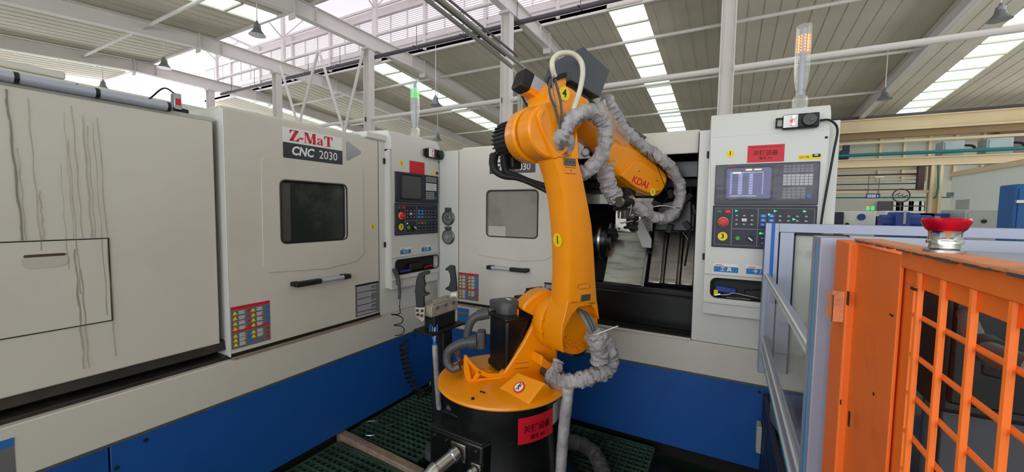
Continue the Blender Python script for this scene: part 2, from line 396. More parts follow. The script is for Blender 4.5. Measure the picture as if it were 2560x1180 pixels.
# horizontal tie tubes between columns and between rafters
def tube_run(name, y, z, r, m, lab, cat, grp, gap=.01):
    xs = COLX+[5.75]
    for i in range(len(xs)-1):
        a, b = xs[i]+gap, xs[i+1]-gap
        bay = ['first bay from left', 'second bay from left', 'bay over the green tower', 'bay behind the robot', 'bay right of orange tower'][i]
        tag(MB().cyl((a, y, z), (b, y, z), r, 10).build(name, m), lab+', '+bay, cat, grp)
tube_run('tie_tube', RY, 5.02, .07, 'steel_post', 'white tie tube between the columns', 'tube', 'white tie tubes between the columns', .15)
for yy, lab in ((15.3, 'white purlin tube just beyond roof monitor'), (19.6, 'white purlin tube halfway down far roof'), (23.8, 'white purlin tube near the far eave'), (6.4, 'white purlin tube under the near roof slope')):
    tube_run('purlin_tube', yy, zr(yy)-.3, .055, 'steel_white', lab, 'tube', 'white purlin tubes under the roof')
tube_run('monitor_tube', RY+.34, 8.29, .055, 'steel_white', 'white tube inside the roof monitor', 'tube', 'white tubes in the roof monitor', .09)
dp = thing('sprinkler_pipe', 'long dark grey pipe hung in front of the louvred monitor windows', 'pipe', (0, 11.55, 7.5))
MB().cyl((-24, 11.55, 7.53), (15, 11.55, 7.53), .075, 12).build('pipe', 'pipe_dark', dp)
hg0 = None
for i in range(17):
    x = -23+i*2.1
    if hg0 is None: hg0 = MB().cyl((x, 11.55, 7.58), (x, 11.55, 8.4), .012, 6).box((x-.02, 11.35, 7.5), (x+.02, 11.7, 7.53)).build('hanger', 'pipe_dark', dp)
    else: c = hg0.copy(); COL.objects.link(c); c.location = (i*2.1, 0, 0)
# tube cross bracing left of the third column
xbr = thing('cross_bracing', 'white steel tube bracing in zigzag between the second and third columns', 'bracing', (COLX[1]+3, RY-.2, 3))
for (x0, y0, x1, y1, lb) in ((700, 165, 740, 296, 'white brace tube dropping right from the second column'), (795, 128, 750, 302, 'white brace tube leaning left from the peak above the brand sign'), (798, 128, 858, 322, 'white brace tube leaning right from the peak above the brand sign'), (908, 128, 862, 325, 'white brace tube dropping left from the third column')):
    a, b = YP(x0, y0, RY-.2), YP(x1, y1, RY-.2); b = a+(b-a)*1.25
    MB().cyl(a, b, .055, 10).build('brace_tube', 'steel_post', xbr)
# wires
for (x0, y0, x1, y1) in ((420, 62, 760, 68), (820, 200, 1150, 300)):
    a, b = YP(x0, y0, 8.3), YP(x1, y1, 9.5)
# high bay lamps
def lamp(px, py, z, h, lb):
    p = CP+ray(px, py)*((z-CP.z)/ray(px, py).z)
    t = thing('high_bay_lamp', lb, 'lamp', (p.x, p.y, p.z), 0, 'grey bell-shaped lamps hung from the roof')
    MB().cyl(p+V((0, 0, .12)), V((p.x, p.y, zr(p.y)-.012)), .014, 6).build('rod', 'steel_white', t)
    MB()._lathe(p, V((0, 0, 1)), [(.23, -.12), (.21, -.1), (.12, .02), (.10, .1), (.06, .14), (.05, .16)], 20).build('reflector', 'lamp_grey', t)
    MB()._lathe(p, V((0, 0, 1)), [(.09, .1), (.10, .12), (.09, .2), (.05, .22), (.04, .26), (.02, .3)], 16).build('housing', 'lamp_grey', t)
    MB()._lathe(p, V((0, 0, 1)), [(.1, -.09), (.12, -.06), (.1, -.05)], 14).build('glass', 'key_white', t)
lamp(643, 78, 6.8, 1.3, 'grey bell lamp hanging in front of the bright roof monitor')
lamp(411, 162, 6.8, 1.2, 'grey bell lamp hanging left of the bright monitor, over the closed machine')
lamp(258, 216, 6.8, 1.1, 'grey bell lamp seen just above the rail on the closed machine')
lamp(1089, 256, 5.9, 1.5, 'small grey bell lamp beside the green signal tower, under a skylight')
lamp(1094, 345, 5.2, 1.9, 'tiny pale bell lamp just right of the green signal tower base')
lamp(2212, 240, 5.9, 1.0, 'small grey bell lamp below the shaded rafter above the crane girder')
lamp(2500, 38, 6.6, 1.0, 'grey bell lamp near the top right corner')
# overhead conduits coming down behind the robot
cg = thing('cable_conduit', 'pair of grey conduits running down from the roof to the robot rear', 'conduit', (-.9, 3.0, 2.8), 0)
K_ = 1.16
for dx, dy in ((0, 0), (30, 4)):
    A = DP(1062+dx*1.2-60, -52, 2.5*K_); B = DP(1258+dx, 150+dy*.4, 2.95*K_); Cc = DP(1286+dx*.9, 176, 2.97*K_); Dd = DP(1298+dx*.7, 205, 2.98*K_); E_ = DP(1299+dx*.2, 240, 2.99*K_)
    A2 = A+(A-B)*.8; F2 = V((E_.x, E_.y, 2.04))
    MB().tube(spline([A2, A, B, Cc, Dd, E_, E_*.5+F2*.5, F2], 6), .0172, 10).build('conduit_tube', 'conduit', cg)
    MB().tube(spline([A2+V((.025, .0, .03)), A+V((.025, 0, .03)), B+V((.025, 0, .03))], 3), .010, 8).build('cable', 'pipe_dark', cg)

# ---------------------------------------------------------------- far side of the hall
fw = struct(MB().box((-30, 29, -.1), (16, 29.2, 7.2)).build('wall_far', 'wall_panel'))
for i in range(9):
    x = 7.1+i*.98
    MB().box((x-.05, 28.9, 3.4), (x+.05, 29.0, 6.5)).build('wall_rib', 'cream', fw)
for z in (4.35, 4.9, 5.5): MB().box((5, 28.84, z-.04), (16, 28.9, z+.04)).build('wall_rail', 'cream', fw)
struct(MB().box((11.4, 28.6, 3.4), (16, 28.88, 7)).build('wall_far', 'wall_mauve')).name = 'wall_far_2'
# strip of dark windows low on the far wall
a, b = YP(2196, 503, 28.95), YP(2313, 531, 28.95)
wn = struct(MB().box((a.x, 28.86, b.z), (b.x, 28.99, a.z)).build('window_1', 'pipe_dark'))
for i in range(11):
    xa = a.x+.6+(b.x-a.x-.8)*i/11
    if i in (4, 8): continue
    for j in range(2): MB().box((xa, 28.83, b.z+.08+j*.28), (xa+.2, 28.86, b.z+.3+j*.28)).build('pane', 'white_far', wn)
sw = struct(MB().box((-30, -7.2, -.1), (-14, -7, 7)).box((-30, -7.2, -.1), (16, -7, 1.0)).box((-30, -7.2, 5.2), (16, -7, 7)).build('wall_near', 'wall_panel'))
struct(MB().box((-30.2, -7, -.1), (-30, 29, 1.2)).box((-30.2, -7, 4.8), (-30, 29, 7)).build('wall_left', 'wall_panel'))
struct(MB().box((16, -7, -.1), (16.2, 29, 1.2)).box((16, -7, 4.8), (16.2, 29, 7)).build('wall_right', 'wall_panel'))

def rng(x0, y0, x1, y1, Y, dep):
    a = YP(x0, y0, Y); b = YP(x1, y1, Y)
    return (a.x, Y, b.z), (b.x, Y+dep, a.z)
def zat(px, py, Y): return YP(px, py, Y).z
# crane runway girder and second girder with a busbar and teal pipe
z0, z1 = zat(2300, 324, 27), zat(2300, 290, 27)
cg1 = thing('crane_girder', 'cream crane runway girder with a dark rail across the upper right', 'girder', (8, 27, z0))
MB().box((1, 26.7, z1-.05), (15.9, 27.3, z1)).box((1, 26.95, z0), (15.9, 27.05, z1)).box((1, 26.7, z0), (15.9, 27.3, z0+.06)).build('beam', 'cream', cg1)
MB().box((1, 26.9, z1), (15.9, 27.1, z1+.18)).build('rail', 'pipe_dark', cg1)
MB().box((1, 27.05, z0-.3), (15.9, 27.3, z0)).build('lower_flange', 'cream_dark', cg1)
MB().cyl((1, 27, z0-.5), (15.9, 27, z0-.5), .07, 8).build('busbar', 'cream', cg1)
Y2 = 20.
zb, zt = zat(2300, 415, Y2), zat(2300, 393, Y2)
cg2 = thing('crane_girder', 'lower cream girder carrying two grey electrical boxes', 'girder', (6, Y2, zb))
MB().box((1, Y2-.2, zb), (15.9, Y2+.2, zb+.05)).box((1, Y2-.03, zb), (15.9, Y2+.03, zt)).box((1, Y2-.2, zt-.05), (15.9, Y2+.2, zt)).build('beam', 'cream', cg2)
tag(MB().cyl((1, Y2-.42, zt+.12), (15.9, Y2-.42, zt+.12), .06, 12).build('teal_pipe', 'pipe_teal'), 'long teal pipe running along the lower cream girder', 'pipe')
for (x0, x1, y0, y1, lb) in ((2375, 2412, 352, 386, 'pale grey electrical box on the lower girder, left of two'), (2485, 2535, 345, 380, 'pale grey electrical box on the lower girder, right of two')):
    a, b = rng(x0-15, y0, x1, y1, Y2-.3, .5)
    t = thing('electrical_box', lb, 'box', ((a[0]+b[0])/2, Y2, a[2]), 0, 'electrical boxes on the lower girder')
    MB().box((a[0], Y2-.25, zt), (b[0], Y2+.35, b[2])).build('case', 'box_pale', t, .02)
    MB().box((a[0]+.05, Y2-.28, zt+.06), (b[0]-.05, Y2-.25, b[2]-.05)).build('door', 'box_pale', t, .01)
    MB().tube(spline([(b[0], Y2, b[2]-.15), (b[0]+.25, Y2-.1, b[2]-.2), (b[0]+.3, Y2-.2, zt+.1)], 5), .04, 8).build('cable', 'black_rubber', t)
a, b = rng(2105, 374, 2126, 398, Y2-.5, .3)
tag(MB().box((a[0], Y2-.3, zt+.0), (b[0], Y2, b[2])).box((a[0]+.3, Y2-.2, b[2]-.1), (b[0]-.2, Y2-.15, b[2]+.2)).build('junction_box', 'navy', None, .03), 'dark navy junction box at the left end of the lower girder', 'box')
# cream column with side channels
a, b = rng(2316, 412, 2345, 590, Y2, .3)
t = thing('cream_column', 'cream steel column under the lower girder', 'column', ((a[0]+b[0])/2, Y2, 0))
MB().box((a[0]+.1, Y2-.15, -.1), (a[0]+.18, Y2+.15, zb)).box((b[0]-.12, Y2-.15, -.1), (b[0]-.04, Y2+.15, zb)).box((a[0]+.1, Y2-.02, -.1), (b[0]-.04, Y2+.02, zb)).build('shaft', 'cream', t)
MB().box((a[0]-.22, Y2-.1, zat(2300, 475, Y2)), (a[0]-.05, Y2+.1, zb)).build('cable_duct', 'brown_dark', t)
# pipes and rails between the machine and the cream column
for (py, r, m, lb) in ((423, .05, 'cream', 'uppermost cream pipe left of the cream column'), (437, .03, 'brown_dark', 'thin dark pipe second from the top left of the cream column'), (441, .035, 'cream', 'second cream pipe left of the cream column'), (450, .025, 'cream', 'thin cream rail with a small lamp left of the cream column'), (460, .02, 'brown_dark', 'thin dark wire pipe left of the cream column'), (475, .03, 'brown_dark', 'dark conduit above the cream beam left of the cream column'), (494, .022, 'pipe_teal', 'thin teal pipe above the blue direction sign')):
    p = YP(2200, py, Y2+.2)
    tag(MB().cyl((1.5, Y2+.2, p.z), (a[0]-.05 if py < 490 else b[0]+.5, Y2+.2, p.z), r, 8).build('wall_pipe', m), lb, 'pipe', 'pipes left of the cream column')
p0, p1 = YP(2200, 476, Y2), YP(2200, 483, Y2)
tag(MB().box((1.5, Y2-.05, p1.z), (b[0], Y2+.05, p0.z)).build('cross_beam', 'cream'), 'narrow cream cross beam above the blue direction sign', 'beam')
p0, p1 = YP(2186, 440, Y2), YP(2208, 447, Y2)
tag(MB().cyl((p0.x, Y2-.05, p0.z-.05), (p1.x, Y2-.05, p0.z-.05), .05, 8).build('tube_lamp', 'white_far'), 'small white tube lamp fixed to the pipes by the cream column', 'lamp')
q = [YP(2346, 412, Y2-.4), YP(2346, 470, Y2-.4), YP(2341, 492, Y2-.4), YP(2335, 494, Y2-.2)]
tag(MB().tube(q, .03, 8).build('teal_drop_pipe', 'pipe_teal'), 'teal pipe dropping beside the cream column', 'pipe')
# hanging direction sign and round emblem
a, b = rng(2166, 484, 2200, 496, Y2-.1, .04); SY = Y2-.1
t = thing('direction_sign', 'blue hanging sign with white lettering and an arrow', 'sign', ((a[0]+b[0])/2, SY, a[2]))
MB().box(a, b).build('board', 'far_blue', t)
cx = (a[0]+b[0])/2; cz = (a[2]+b[2])/2
SW_ = b[0]-a[0]
for k in range(4): MB().box((a[0]+SW_*(.08+.16*k), SY-.012, cz-.06), (a[0]+SW_*(.20+.16*k), SY, cz+.06)).build('lettering', 'print_white', t)
MB().prism([(b[0]-SW_*.22, SY-.012, cz-.06), (b[0]-SW_*.08, SY-.012, cz), (b[0]-SW_*.22, SY-.012, cz+.06)], (0, .01, 0)).build('arrow', 'print_white', t)
for q in (a[0]+.05, b[0]-.05): MB().cyl((q, SY+.03, b[2]-.05), (q, SY+.03, p0.z), .01, 6).build('hanger', 'pipe_dark', t)
c = YP(2253, 489, Y2-1)
t = thing('ring_emblem', 'round wire emblem on a thin pole above the low windows', 'sign', tuple(c))
MB().tube([c+V((.23*cos(k*pi/12), 0, .23*sin(k*pi/12))) for k in range(25)], .022, 6, False).build('ring', 'pipe_dark', t)
MB().tube([c+V((-.16, 0, 0)), c+V((-.04, 0, .1)), c+V((-.08, 0, -.04)), c+V((.05, 0, .04)), c+V((.02, 0, -.06)), c+V((.17, 0, .01))], .02, 6).build('emblem', 'pipe_dark', t)
MB().cyl((c.x, c.y, -.1), c-V((0, 0, .23)), .02, 6).build('pole', 'pipe_dark', t)
# white partition room at the right with its door and hatch
a = YP(2385, 440, 18); zt_ = a.z
struct(MB().box((a.x, -7, -.1), (a.x+.12, 18, zt_)).box((a.x, 18, -.1), (16, 18.12, zt_)).build('wall_partition', 'partition'))
struct(MB().box((a.x-.06, -7, zt_-.02), (a.x+.2, 18.1, zt_+.12)).build('trim_1', 'cream'))
PXW = a.x
b0, b1 = XP(2393, 500, PXW), XP(2423, 523, PXW)
hd = MB().box((PXW-.03, b1.y, b1.z), (PXW, b0.y, b0.z)).build('wall_hatch', 'far_grey', bpy.data.objects['wall_partition'])
MB().box((PXW-.12, b1.y+1.0, b0.z+.12), (PXW, b1.y+1.15, b0.z+.25)).build('wall_lamp', 'key_grey', bpy.data.objects['wall_partition'])
# blue cabinet at the right edge
def fbox(name, mats, lab, cat, x0, y0, x1, y1, Y, dep, grp=None, floor=True, extra=None):
    a, b = rng(x0, y0, x1, y1, Y, dep); z0 = -.1 if floor else a[2]
    t = thing(name, lab, cat, ((a[0]+b[0])/2, Y, z0), 0, grp)
    MB().box((a[0], Y, z0), (b[0], Y+dep, b[2])).build('case', mats, t, .015)
    if extra: extra(t, a, b, Y, z0)
    return t
def ex_blue(t, a, b, Y, z0):
    m = a[0]+(b[0]-a[0])*.38
    MB().box((a[0]+.02, Y-.02, z0+.1), (m-.01, Y, b[2]-.04)).build('door', 'cabinet_blue', t, .006)
    MB().box((m+.01, Y-.02, z0+.1), (b[0]-.02, Y, b[2]-.04)).build('door', 'cabinet_blue', t, .006)
    MB().box((m-.12, Y-.05, (b[2]+1.5)/2), (m-.04, Y-.02, (b[2]+1.5)/2+.03)).build('handle', 'steel', t)
fbox('blue_cabinet', 'cabinet_blue', 'tall blue steel cabinet at the right edge of the view', 'cabinet', 2541, 460, 2640, 552, 6.2, .3, None, True, ex_blue)
def ex_grey(t, a, b, Y, z0):
    MB().box((a[0]+.03, Y-.015, z0+.1), (b[0]-.03, Y, b[2]-.05)).build('door', 'far_grey', t, .006)
    MB().cyl(((a[0]+b[0])/2, Y-.04, b[2]-.18), ((a[0]+b[0])/2, Y-.015, b[2]-.18), .03, 10).build('lock', 'black', t)
fbox('grey_cabinet', 'far_grey', 'long grey machine cabinet in front of the white partition', 'cabinet', 2414, 524, 2503, 580, 9, .85, 'grey machine cabinets by the partition', True, ex_grey)
fbox('grey_cabinet', 'far_grey', 'small grey control cabinet left of the long grey one', 'cabinet', 2350, 537, 2376, 580, 10.3, .3, 'grey machine cabinets by the partition', True, ex_grey)
def ex_lathe(t, a, b, Y, z0):
    W_ = b[0]-a[0]; H = b[2]
    MB().cyl((a[0]+W_*.55, Y-.03, H-.12), (a[0]+W_*.55, Y, H-.12), .07, 14).build('badge', 'far_blue', t)
    MB().cyl((a[0]+W_*.12, Y-.03, H-.28), (a[0]+W_*.12, Y, H-.28), .035, 10).build('lock', 'black', t)
    MB().box((b[0]+.01, Y+.1, H-.9), (b[0]+.45, Y+.7, H-.1)).build('tool_bay', 'black', t)
    MB().box((b[0]+.45, Y, z0), (b[0]+.55, Y+.8, H-.05)).build('end_panel', 'white_far', t)
    for k in range(4): MB().box((b[0]+.05, Y+.06, H-.2-k*.18), (b[0]+.4, Y+.1, H-.12-k*.18)).build('tool_shelf', 'far_grey', t)
    MB().box((a[0]-.25, Y-.1, z0), (a[0]-.03, Y+.4, H-.02)).build('dark_side', 'navy', t)
fbox('white_lathe', 'white_far', 'white machine tool with a round blue badge beyond the control panel', 'machine', 2110, 528, 2188, 570, 11, 1.0, None, True, ex_lathe)
fbox('white_lathe', 'white_far', 'low white machine bed behind the blue motor', 'machine', 2215, 527, 2310, 575, 13, 1.0, None, True)
t = thing('blue_motor', 'blue electric motor with a pale nameplate beyond the guard rail', 'motor', tuple(YP(2262, 575, 9.)))
a, b = rng(2243, 530, 2278, 575, 9, .5)
MB().box(a, b).build('case', 'far_blue', t, .03); MB().box((a[0]+.08, 8.98, a[2]+.1), (b[0]-.08, 9, a[2]+.32)).build('nameplate', 'box_pale', t)
MB().cyl((a[0]-.15, 9.25, a[2]+.12), (b[0]+.3, 9.25, a[2]+.12), .13, 16).build('shaft_housing', 'far_blue', t)
MB().box((a[0]-.15, 9.05, -.1), (b[0]+.1, 9.5, a[2]+.02)).build('base', 'far_blue', t)
t = thing('blue_rack', 'open blue steel rack right of the blue motor', 'rack', tuple(YP(2320, 580, 9.5)))
a, b = rng(2305, 533, 2333, 580, 9.5, .46)
for q in (a[0], (a[0]+b[0])/2-.03, b[0]-.06):
    MB().box((q, 9.5, -.1), (q+.06, 9.56, b[2])).build('post', 'far_blue', t); MB().box((q, 9.9, -.1), (q+.06, 9.96, b[2])).build('post', 'far_blue', t)
MB().box((a[0], 9.5, b[2]-.05), (b[0]+.25, 9.96, b[2])).build('shelf', 'far_blue', t); MB().box((a[0], 9.5, a[2]+.1), (b[0], 9.96, a[2]+.14)).build('shelf', 'far_blue', t)
for px_, m_, lb in ((2170, 'led_green', 'left of two'), (2182, 'led_green', 'right of two')):
    c = YP(px_, 520, 12)
    t = thing('signal_lamp', 'small green signal lamp on the distant machines, '+lb, 'lamp', tuple(c), 0, 'green signal lamps on the distant machines')
    MB().cyl((c.x, c.y, c.z-.35), (c.x, c.y, c.z-.05), .02, 8).build('pole', 'far_grey', t)
    MB().cyl((c.x, c.y, c.z-.04), (c.x, c.y, c.z+.03), .022, 12).build('lens', m_, t)
    MB().cyl((c.x, c.y, c.z+.03), (c.x, c.y, c.z+.08), .022, 12).build('cap', 'led_red' if px_ == 2170 else 'far_grey', t)

# ================================================================ THE TWO LATHES
# local frame: x along the front (rightwards), -y towards the operator, z up; x = 0 where door and control cabinet meet
WORLD = False
XA, ZA = (1, 0, 0), (0, 0, 1)
def lbox(t, name, m, u0, u1, v0, v1, w0, w1, bevel=.004, par=None, label=None):
    return MB().box((u0, -v1, w0), (u1, -v0, w1)).build(name, m, par or t, bevel, 2, label)
def stkr(t, u0, u1, w0, w1, v, m, name, label=None, th=.0012): return lbox(t, name, m, u0, u1, v, v+th, w0, w1, 0, None, label)

# glyph outlines of the brand lettering, drawn as serif capitals (unit height)
GL = {
 'Z': (.72, [[(.03,0),(.27,0),(.70,.95),(.70,1),(.46,1),(.03,.05)], [(.05,.93),(.7,.93),(.7,1),(.05,1)], [(.05,.68),(.09,.68),(.2,.93),(.05,1)], [(.03,0),(.72,0),(.72,.07),(.03,.07)], [(.72,.34),(.68,.34),(.5,.07),(.72,.0)]]),
 '-': (.36, [[(.03,.26),(.33,.26),(.33,.42),(.03,.42)]]),
 'M': (1.02, [[(.1,.04),(.15,.04),(.15,.96),(.1,.96)], [(.02,0),(.25,0),(.25,.05),(.02,.05)], [(.02,.95),(.34,.95),(.34,1),(.02,1)], [(.1,1),(.34,1),(.6,.1),(.5,0),(.42,.0)], [(.5,0),(.56,.0),(.78,1),(.72,1)], [(.72,.0),(.94,.0),(.94,1),(.72,1)], [(.66,0),(1,0),(1,.05),(.66,.05)], [(.7,.95),(1,.95),(1,1),(.7,1)]]),
 'a': (.6, [[(.34,.04),(.5,.04),(.5,.52),(.44,.64),(.34,.66)], [(.34,.66),(.16,.66),(.07,.58),(.07,.46),(.2,.46),(.22,.58),(.34,.6)], [(.36,.4),(.14,.34),(.04,.2),(.06,.06),(.18,-.01),(.36,.08),(.36,.14),(.24,.08),(.2,.18),(.24,.29),(.36,.34)], [(.5,.04),(.58,.04),(.58,.0),(.42,.0),(.34,.06)]]),
 'T': (.8, [[(.04,.93),(.76,.93),(.76,1),(.04,1)], [(.29,.03),(.51,.03),(.51,.95),(.29,.95)], [(.18,0),(.62,0),(.62,.05),(.18,.05)], [(.04,.66),(.08,.66),(.18,.93),(.04,.98)], [(.76,.66),(.72,.66),(.62,.93),(.76,.98)]]),
}
def glyphs(t, s, u, w_, h, v, m, name, sx=1.):
    for ch in s:
        adv, polys = GL[ch]; mb = MB()
        for P in polys: mb.prism([(u+x*h*sx, -v-.0004, w_+y*h) for x, y in P], (0, -.0008, 0))
        mb.build(name, m, t); u += adv*h*sx
def lathe_machine(loc, rz, label, door_u, opened):
    t = thing('cnc_lathe', label, 'machine', loc, rz, None)
    UL, UR = (-3.0 if not opened else -1.952), .66; du0 = -.98 if not opened else -1.76
    # carcass
    lbox(t, 'base_panel', 'paint_blue', -1.446+.003, UR-.02, -.3, 0, .07, .572, .003)
    lbox(t, 'base_panel', 'paint_blue', UL, -1.449, -.3, 0, .07, .572, .003)
    lbox(t, 'plinth', 'seam', UL+.05, UR-.05, -.4, -.05, -.02, .07, 0)
    for u, w_ in ((-1.329, .528), (-1.427, .458), (.37, .53), (-1.42, .15)):
        MB().cyl((u, .0, w_), (u, -.003, w_), .009, 10).build('bolt', 'black', t)
    lbox(t, 'skirt_lip', 'lip', UL, UR-.01, -.05, .002, .56, .574, 0)
    lbox(t, 'skirt', 'paint_white', UL, UR, -.3, .012, .574, .772, .004)
    if not opened: stkr(t, -1.85, -1.69, .50+.09, .728, .012, 'sticker_grey', 'maintenance_sticker'); stkr(t, -1.85, -1.69, .7, .729, .0135, 'sticker_blue', 'sticker_band')
    # rear body and fixed hood
    if opened:
        lbox(t, 'rear_body', 'paint_cool', -1.952, -.98, -1.35, -.32, .1, 2.05, .01)
        lbox(t, 'rear_wall', 'black', -.72, UR, -1.4, -1.3, .1, 2.05, 0)
        lbox(t, 'right_body', 'paint_cool', .0, UR, -1.35, -.05, .1, 2.03, .01)
    else:
        lbox(t, 'rear_body', 'paint_white', -2.95, UR, -1.4, -.32, .1, 1.98, .01)
        lbox(t, 'rear_housing', 'paint_white', -3.0, -.1, -1.3, -.55, 1.98, 2.135, .01)
        lbox(t, 'rear_duct', 'paint_white', -3.0, -1.375, -.9, -.55, 2.135, 2.168, .006)
    lbox(t, 'hood', 'paint_white', -.98 if not opened else -1.75, 0.0, -.5 if not opened else -.32, -.035, 1.914, 2.055, .006)
    # left fixed panel (recessed behind the sliding door)
    lp = lbox(t, 'left_panel', 'paint_white', UL, -1.012 if not opened else -1.0-.012, -.30, -.035, .86, 1.965, .006)
    lbox(t, 'sill_recess', 'seam', UL, du0, -.30, -.12, .76, .87, 0)
    lbox(t, 'sill_ledge', 'oily', UL, du0, -.12, -.02, .772, .79, .004)
    MB().prism([(UL, .04, .82), (UL, .05, .868), (UL, .12, .868), (UL, .12, .80)], (du0-UL, 0, 0)).build('sill_guard', 'oily', t)
    if not opened:
        v = -.035
        ap = lbox(t, 'access_panel', 'paint_white', -2.7, -1.408, v, v+.004, 1.075, 1.415, .002)
        for a, b, c, d in ((-2.7, -1.405, 1.414, 1.418), (-1.409, -1.405, 1.073, 1.418), (-2.7, -1.405, 1.073, 1.0765)): lbox(t, 'seam_line', 'seam', a, b, v, v+.0045, c, d, 0)
        sl = MB().prism([(u, -(v+.0042), w_) for u, w_ in rrect(-1.64, 1.316, -1.523, 1.369, .026)], (0, -.002, 0)).build('finger_slot', 'paint_inside', t, 0, 2, 'oval recessed finger slot')
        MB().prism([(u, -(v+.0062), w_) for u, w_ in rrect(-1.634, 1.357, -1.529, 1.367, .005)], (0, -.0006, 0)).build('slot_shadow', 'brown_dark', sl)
        # coolant streaks that ran down the panel
        for u, w0, w1, wd, mm in ((-1.648, 1.42, 1.95, .006, 'stain_dark'), (-1.60, 1.38, 1.93, .0035, 'stain'), (-1.513, 1.42, 1.9, .002, 'stain'), (-1.505, 1.2, 1.8, .003, 'stain'), (-1.49, 1.42, 1.93, .0035, 'stain'), (-1.463, 1.42, 1.9, .0045, 'stain'), (-1.452, 1.42, 1.86, .003, 'stain'), (-1.42, .92, 1.9, .004, 'stain'), (-1.505, .9, 1.38, .006, 'stain'), (-1.49, .9, 1.3, .004, 'stain'), (-1.435, 1.1, 1.88, .003, 'stain'), (-1.53, 1.3, 1.7, .002, 'stain'), (-1.63, 1.42, 1.75, .003, 'stain'), (-1.585, 1.42, 1.6, .004, 'stain')):
            P = []; n = 24
            ph = u*90
            for k in range(n+1): w_ = w1+(w0-w1)*k/n; P.append((u+.0016*sin(k*.9+ph)+.03*(w1-w_)*(1. if mm == 'stain_dark' else .6), w_))
            L_ = [(a-wd*(.5+.5*noise.noise(V((k*.8, ph, 0)))), -(v+.0052), b) for k, (a, b) in enumerate(P)]; R_ = [(a+wd*.5, -(v+.0052), b) for a, b in P]
            MB().add(L_+R_, [(k, k+1, n+2+k, n+1+k) for k in range(n)]).build('coolant_streak', mm, t)
        # rail tube along the top of the left panel
        tb = MB().cyl((UL, .03, 1.995), (-1.18, .03, 1.995), .019, 16).build('top_tube', 'alu_plain', t, 0, 2, 'pale round tube along the top')
        for u in (-1.625, -1.42, -1.19): MB().cyl((u-.006, .03, 1.995), (u+.006, .03, 1.995), .0205, 16).build('tube_clamp', 'black', tb)
        lbox(t, 'top_tray', 'far_grey', UL, -1.0, -.12, -.045, 1.965, 1.985, .004)
        s_ = lbox(t, 'limit_switch', 'lamp_grey', -1.13, -1.10, -.16, -.12, 2.0, 2.085, .004)
        lbox(t, 'switch_label', 'sticker_red', -1.125, -1.105, -.1195, -.1188, 2.03, 2.06, 0, s_)
        lbox(t, 'switch_base', 'black', -1.25, -1.07, -.2, -.12, 1.985, 2.02, .01)
        MB().tube(spline([(-1.42, .25, 2.06), (-1.34, .22, 2.02), (-1.22, .2, 2.03), (-1.16, .15, 2.1), (-1.12, .14, 2.085)], 6), .004, 6).build('switch_cable', 'black_rubber', t)
    # sliding door
    du = door_u
    outer = rrect(du-.979, .80, du, 2.034, .004); hole = rrect(du-.708, 1.35, du-.273, 1.703, .03)
    d = plate_with_hole(MB(), outer, hole, 0, .034).build('door', 'paint_white', t, .003)
    if opened: d['label'] = 'sliding door pushed open to the left'
    if not opened: plate_with_hole(MB(), rrect(-1.012, .78, -.98, 2.034, .002), rrect(-1.005, 1, -.985, 1.9, .002), 0, .002) if False else lbox(t, 'door_return', 'paint_cool', du-.985, du-.979, -.33, 0, .785, 2.034, .002, d)
    pan = MB()
    bw = [(-.14, 1.88), (-.135, 1.24), (-.16, 1.2), (-.3, 1.182), (-.47, 1.175), (-.80, 1.21), (-.812, 1.24), (-.812, 1.80), (-.80, 1.83)]
    # raised window surround with a curved lower edge, as a thin plate around the window
    ho = rrect(du-.715, 1.343, du-.266, 1.71, .032, 5)
    oo = []
    for i, (u, w_) in enumerate(ho):
        q, k = divmod(i, 6); f = k/5
        if q == 0: oo.append((du-.14, 1.79+.03*f) if k < 3 else (du-.14-.02*(f-.5), 1.826))
        elif q == 1: oo.append((du-.79-.02*f, 1.826-.03*f))
        elif q == 2: oo.append((du-.812+.03*f, 1.235-.04*f))
        else: oo.append((du-.42+.27*f, 1.172+.03*f) if k < 5 else (du-.137, 1.24))
    plate_with_hole(MB(), oo, ho, -.0055, 0).build('window_surround', 'paint_white', d, .002)
    MB().prism([(u, .012, w_) for u, w_ in rrect(du-.712, 1.346, du-.269, 1.707, .03)], (0, .006, 0)).build('window_glass', 'window_pale' if opened else 'window_dark', d)
    MB().tube([(u, -.004, w_) for u, w_ in rrect(du-.708, 1.35, du-.273, 1.703, .03)+[rrect(du-.708, 1.35, du-.273, 1.703, .03)[0]]], .004, 6, False).build('window_gasket', 'black_rubber', d)
    if opened:
        lbox(t, 'inner_shelf', 'paint_inside', du-.700, du-.545, -.011, -.009, 1.352, 1.43, 0, d)
    else:
        lbox(t, 'worn_strip', 'casting', du-.70, du-.645, -.011, -.010, 1.36, 1.69, 0, d)
    # handle
    h = MB().cyl((du-.5 if not opened else du-.645, -.05, 1.113), (du-.33 if not opened else du-.46, -.05, 1.113), .0135, 16).build('handle', 'alu_plain', d)
    g0, g1 = (du-.664, du-.505) if not opened else (du-.47, du-.33)
    e0, e1 = (du-.345, du-.292) if not opened else (du-.672, du-.63)
    for a, b in ((g0, g1), (e0, e1)):
        MB().box((a, -.066, 1.098), (b, -.034, 1.128)).build('handle_grip', 'black', h, .006, 3)
        m_ = a+.02 if a < du-.5 else b-.02
        MB().box((m_-.02, -.05, 1.1), (m_+.02, 0, 1.126)).build('handle_foot', 'black', h, .004)
    # name plate
    lbox(t, 'name_plate', 'sticker_white', du-.687, du-.299, 0, .003, 1.918, 2.001, .001, d) if not opened else None
    lbox(t, 'model_plate', 'nameplate_dark', du-.687, du-.299, 0, .003, 1.831, 1.917, .001, d)
    if not opened: glyphs(d, 'Z-MaT', du-.652, 1.93, .061, .003, 'print_red', 'lettering', 1.33)
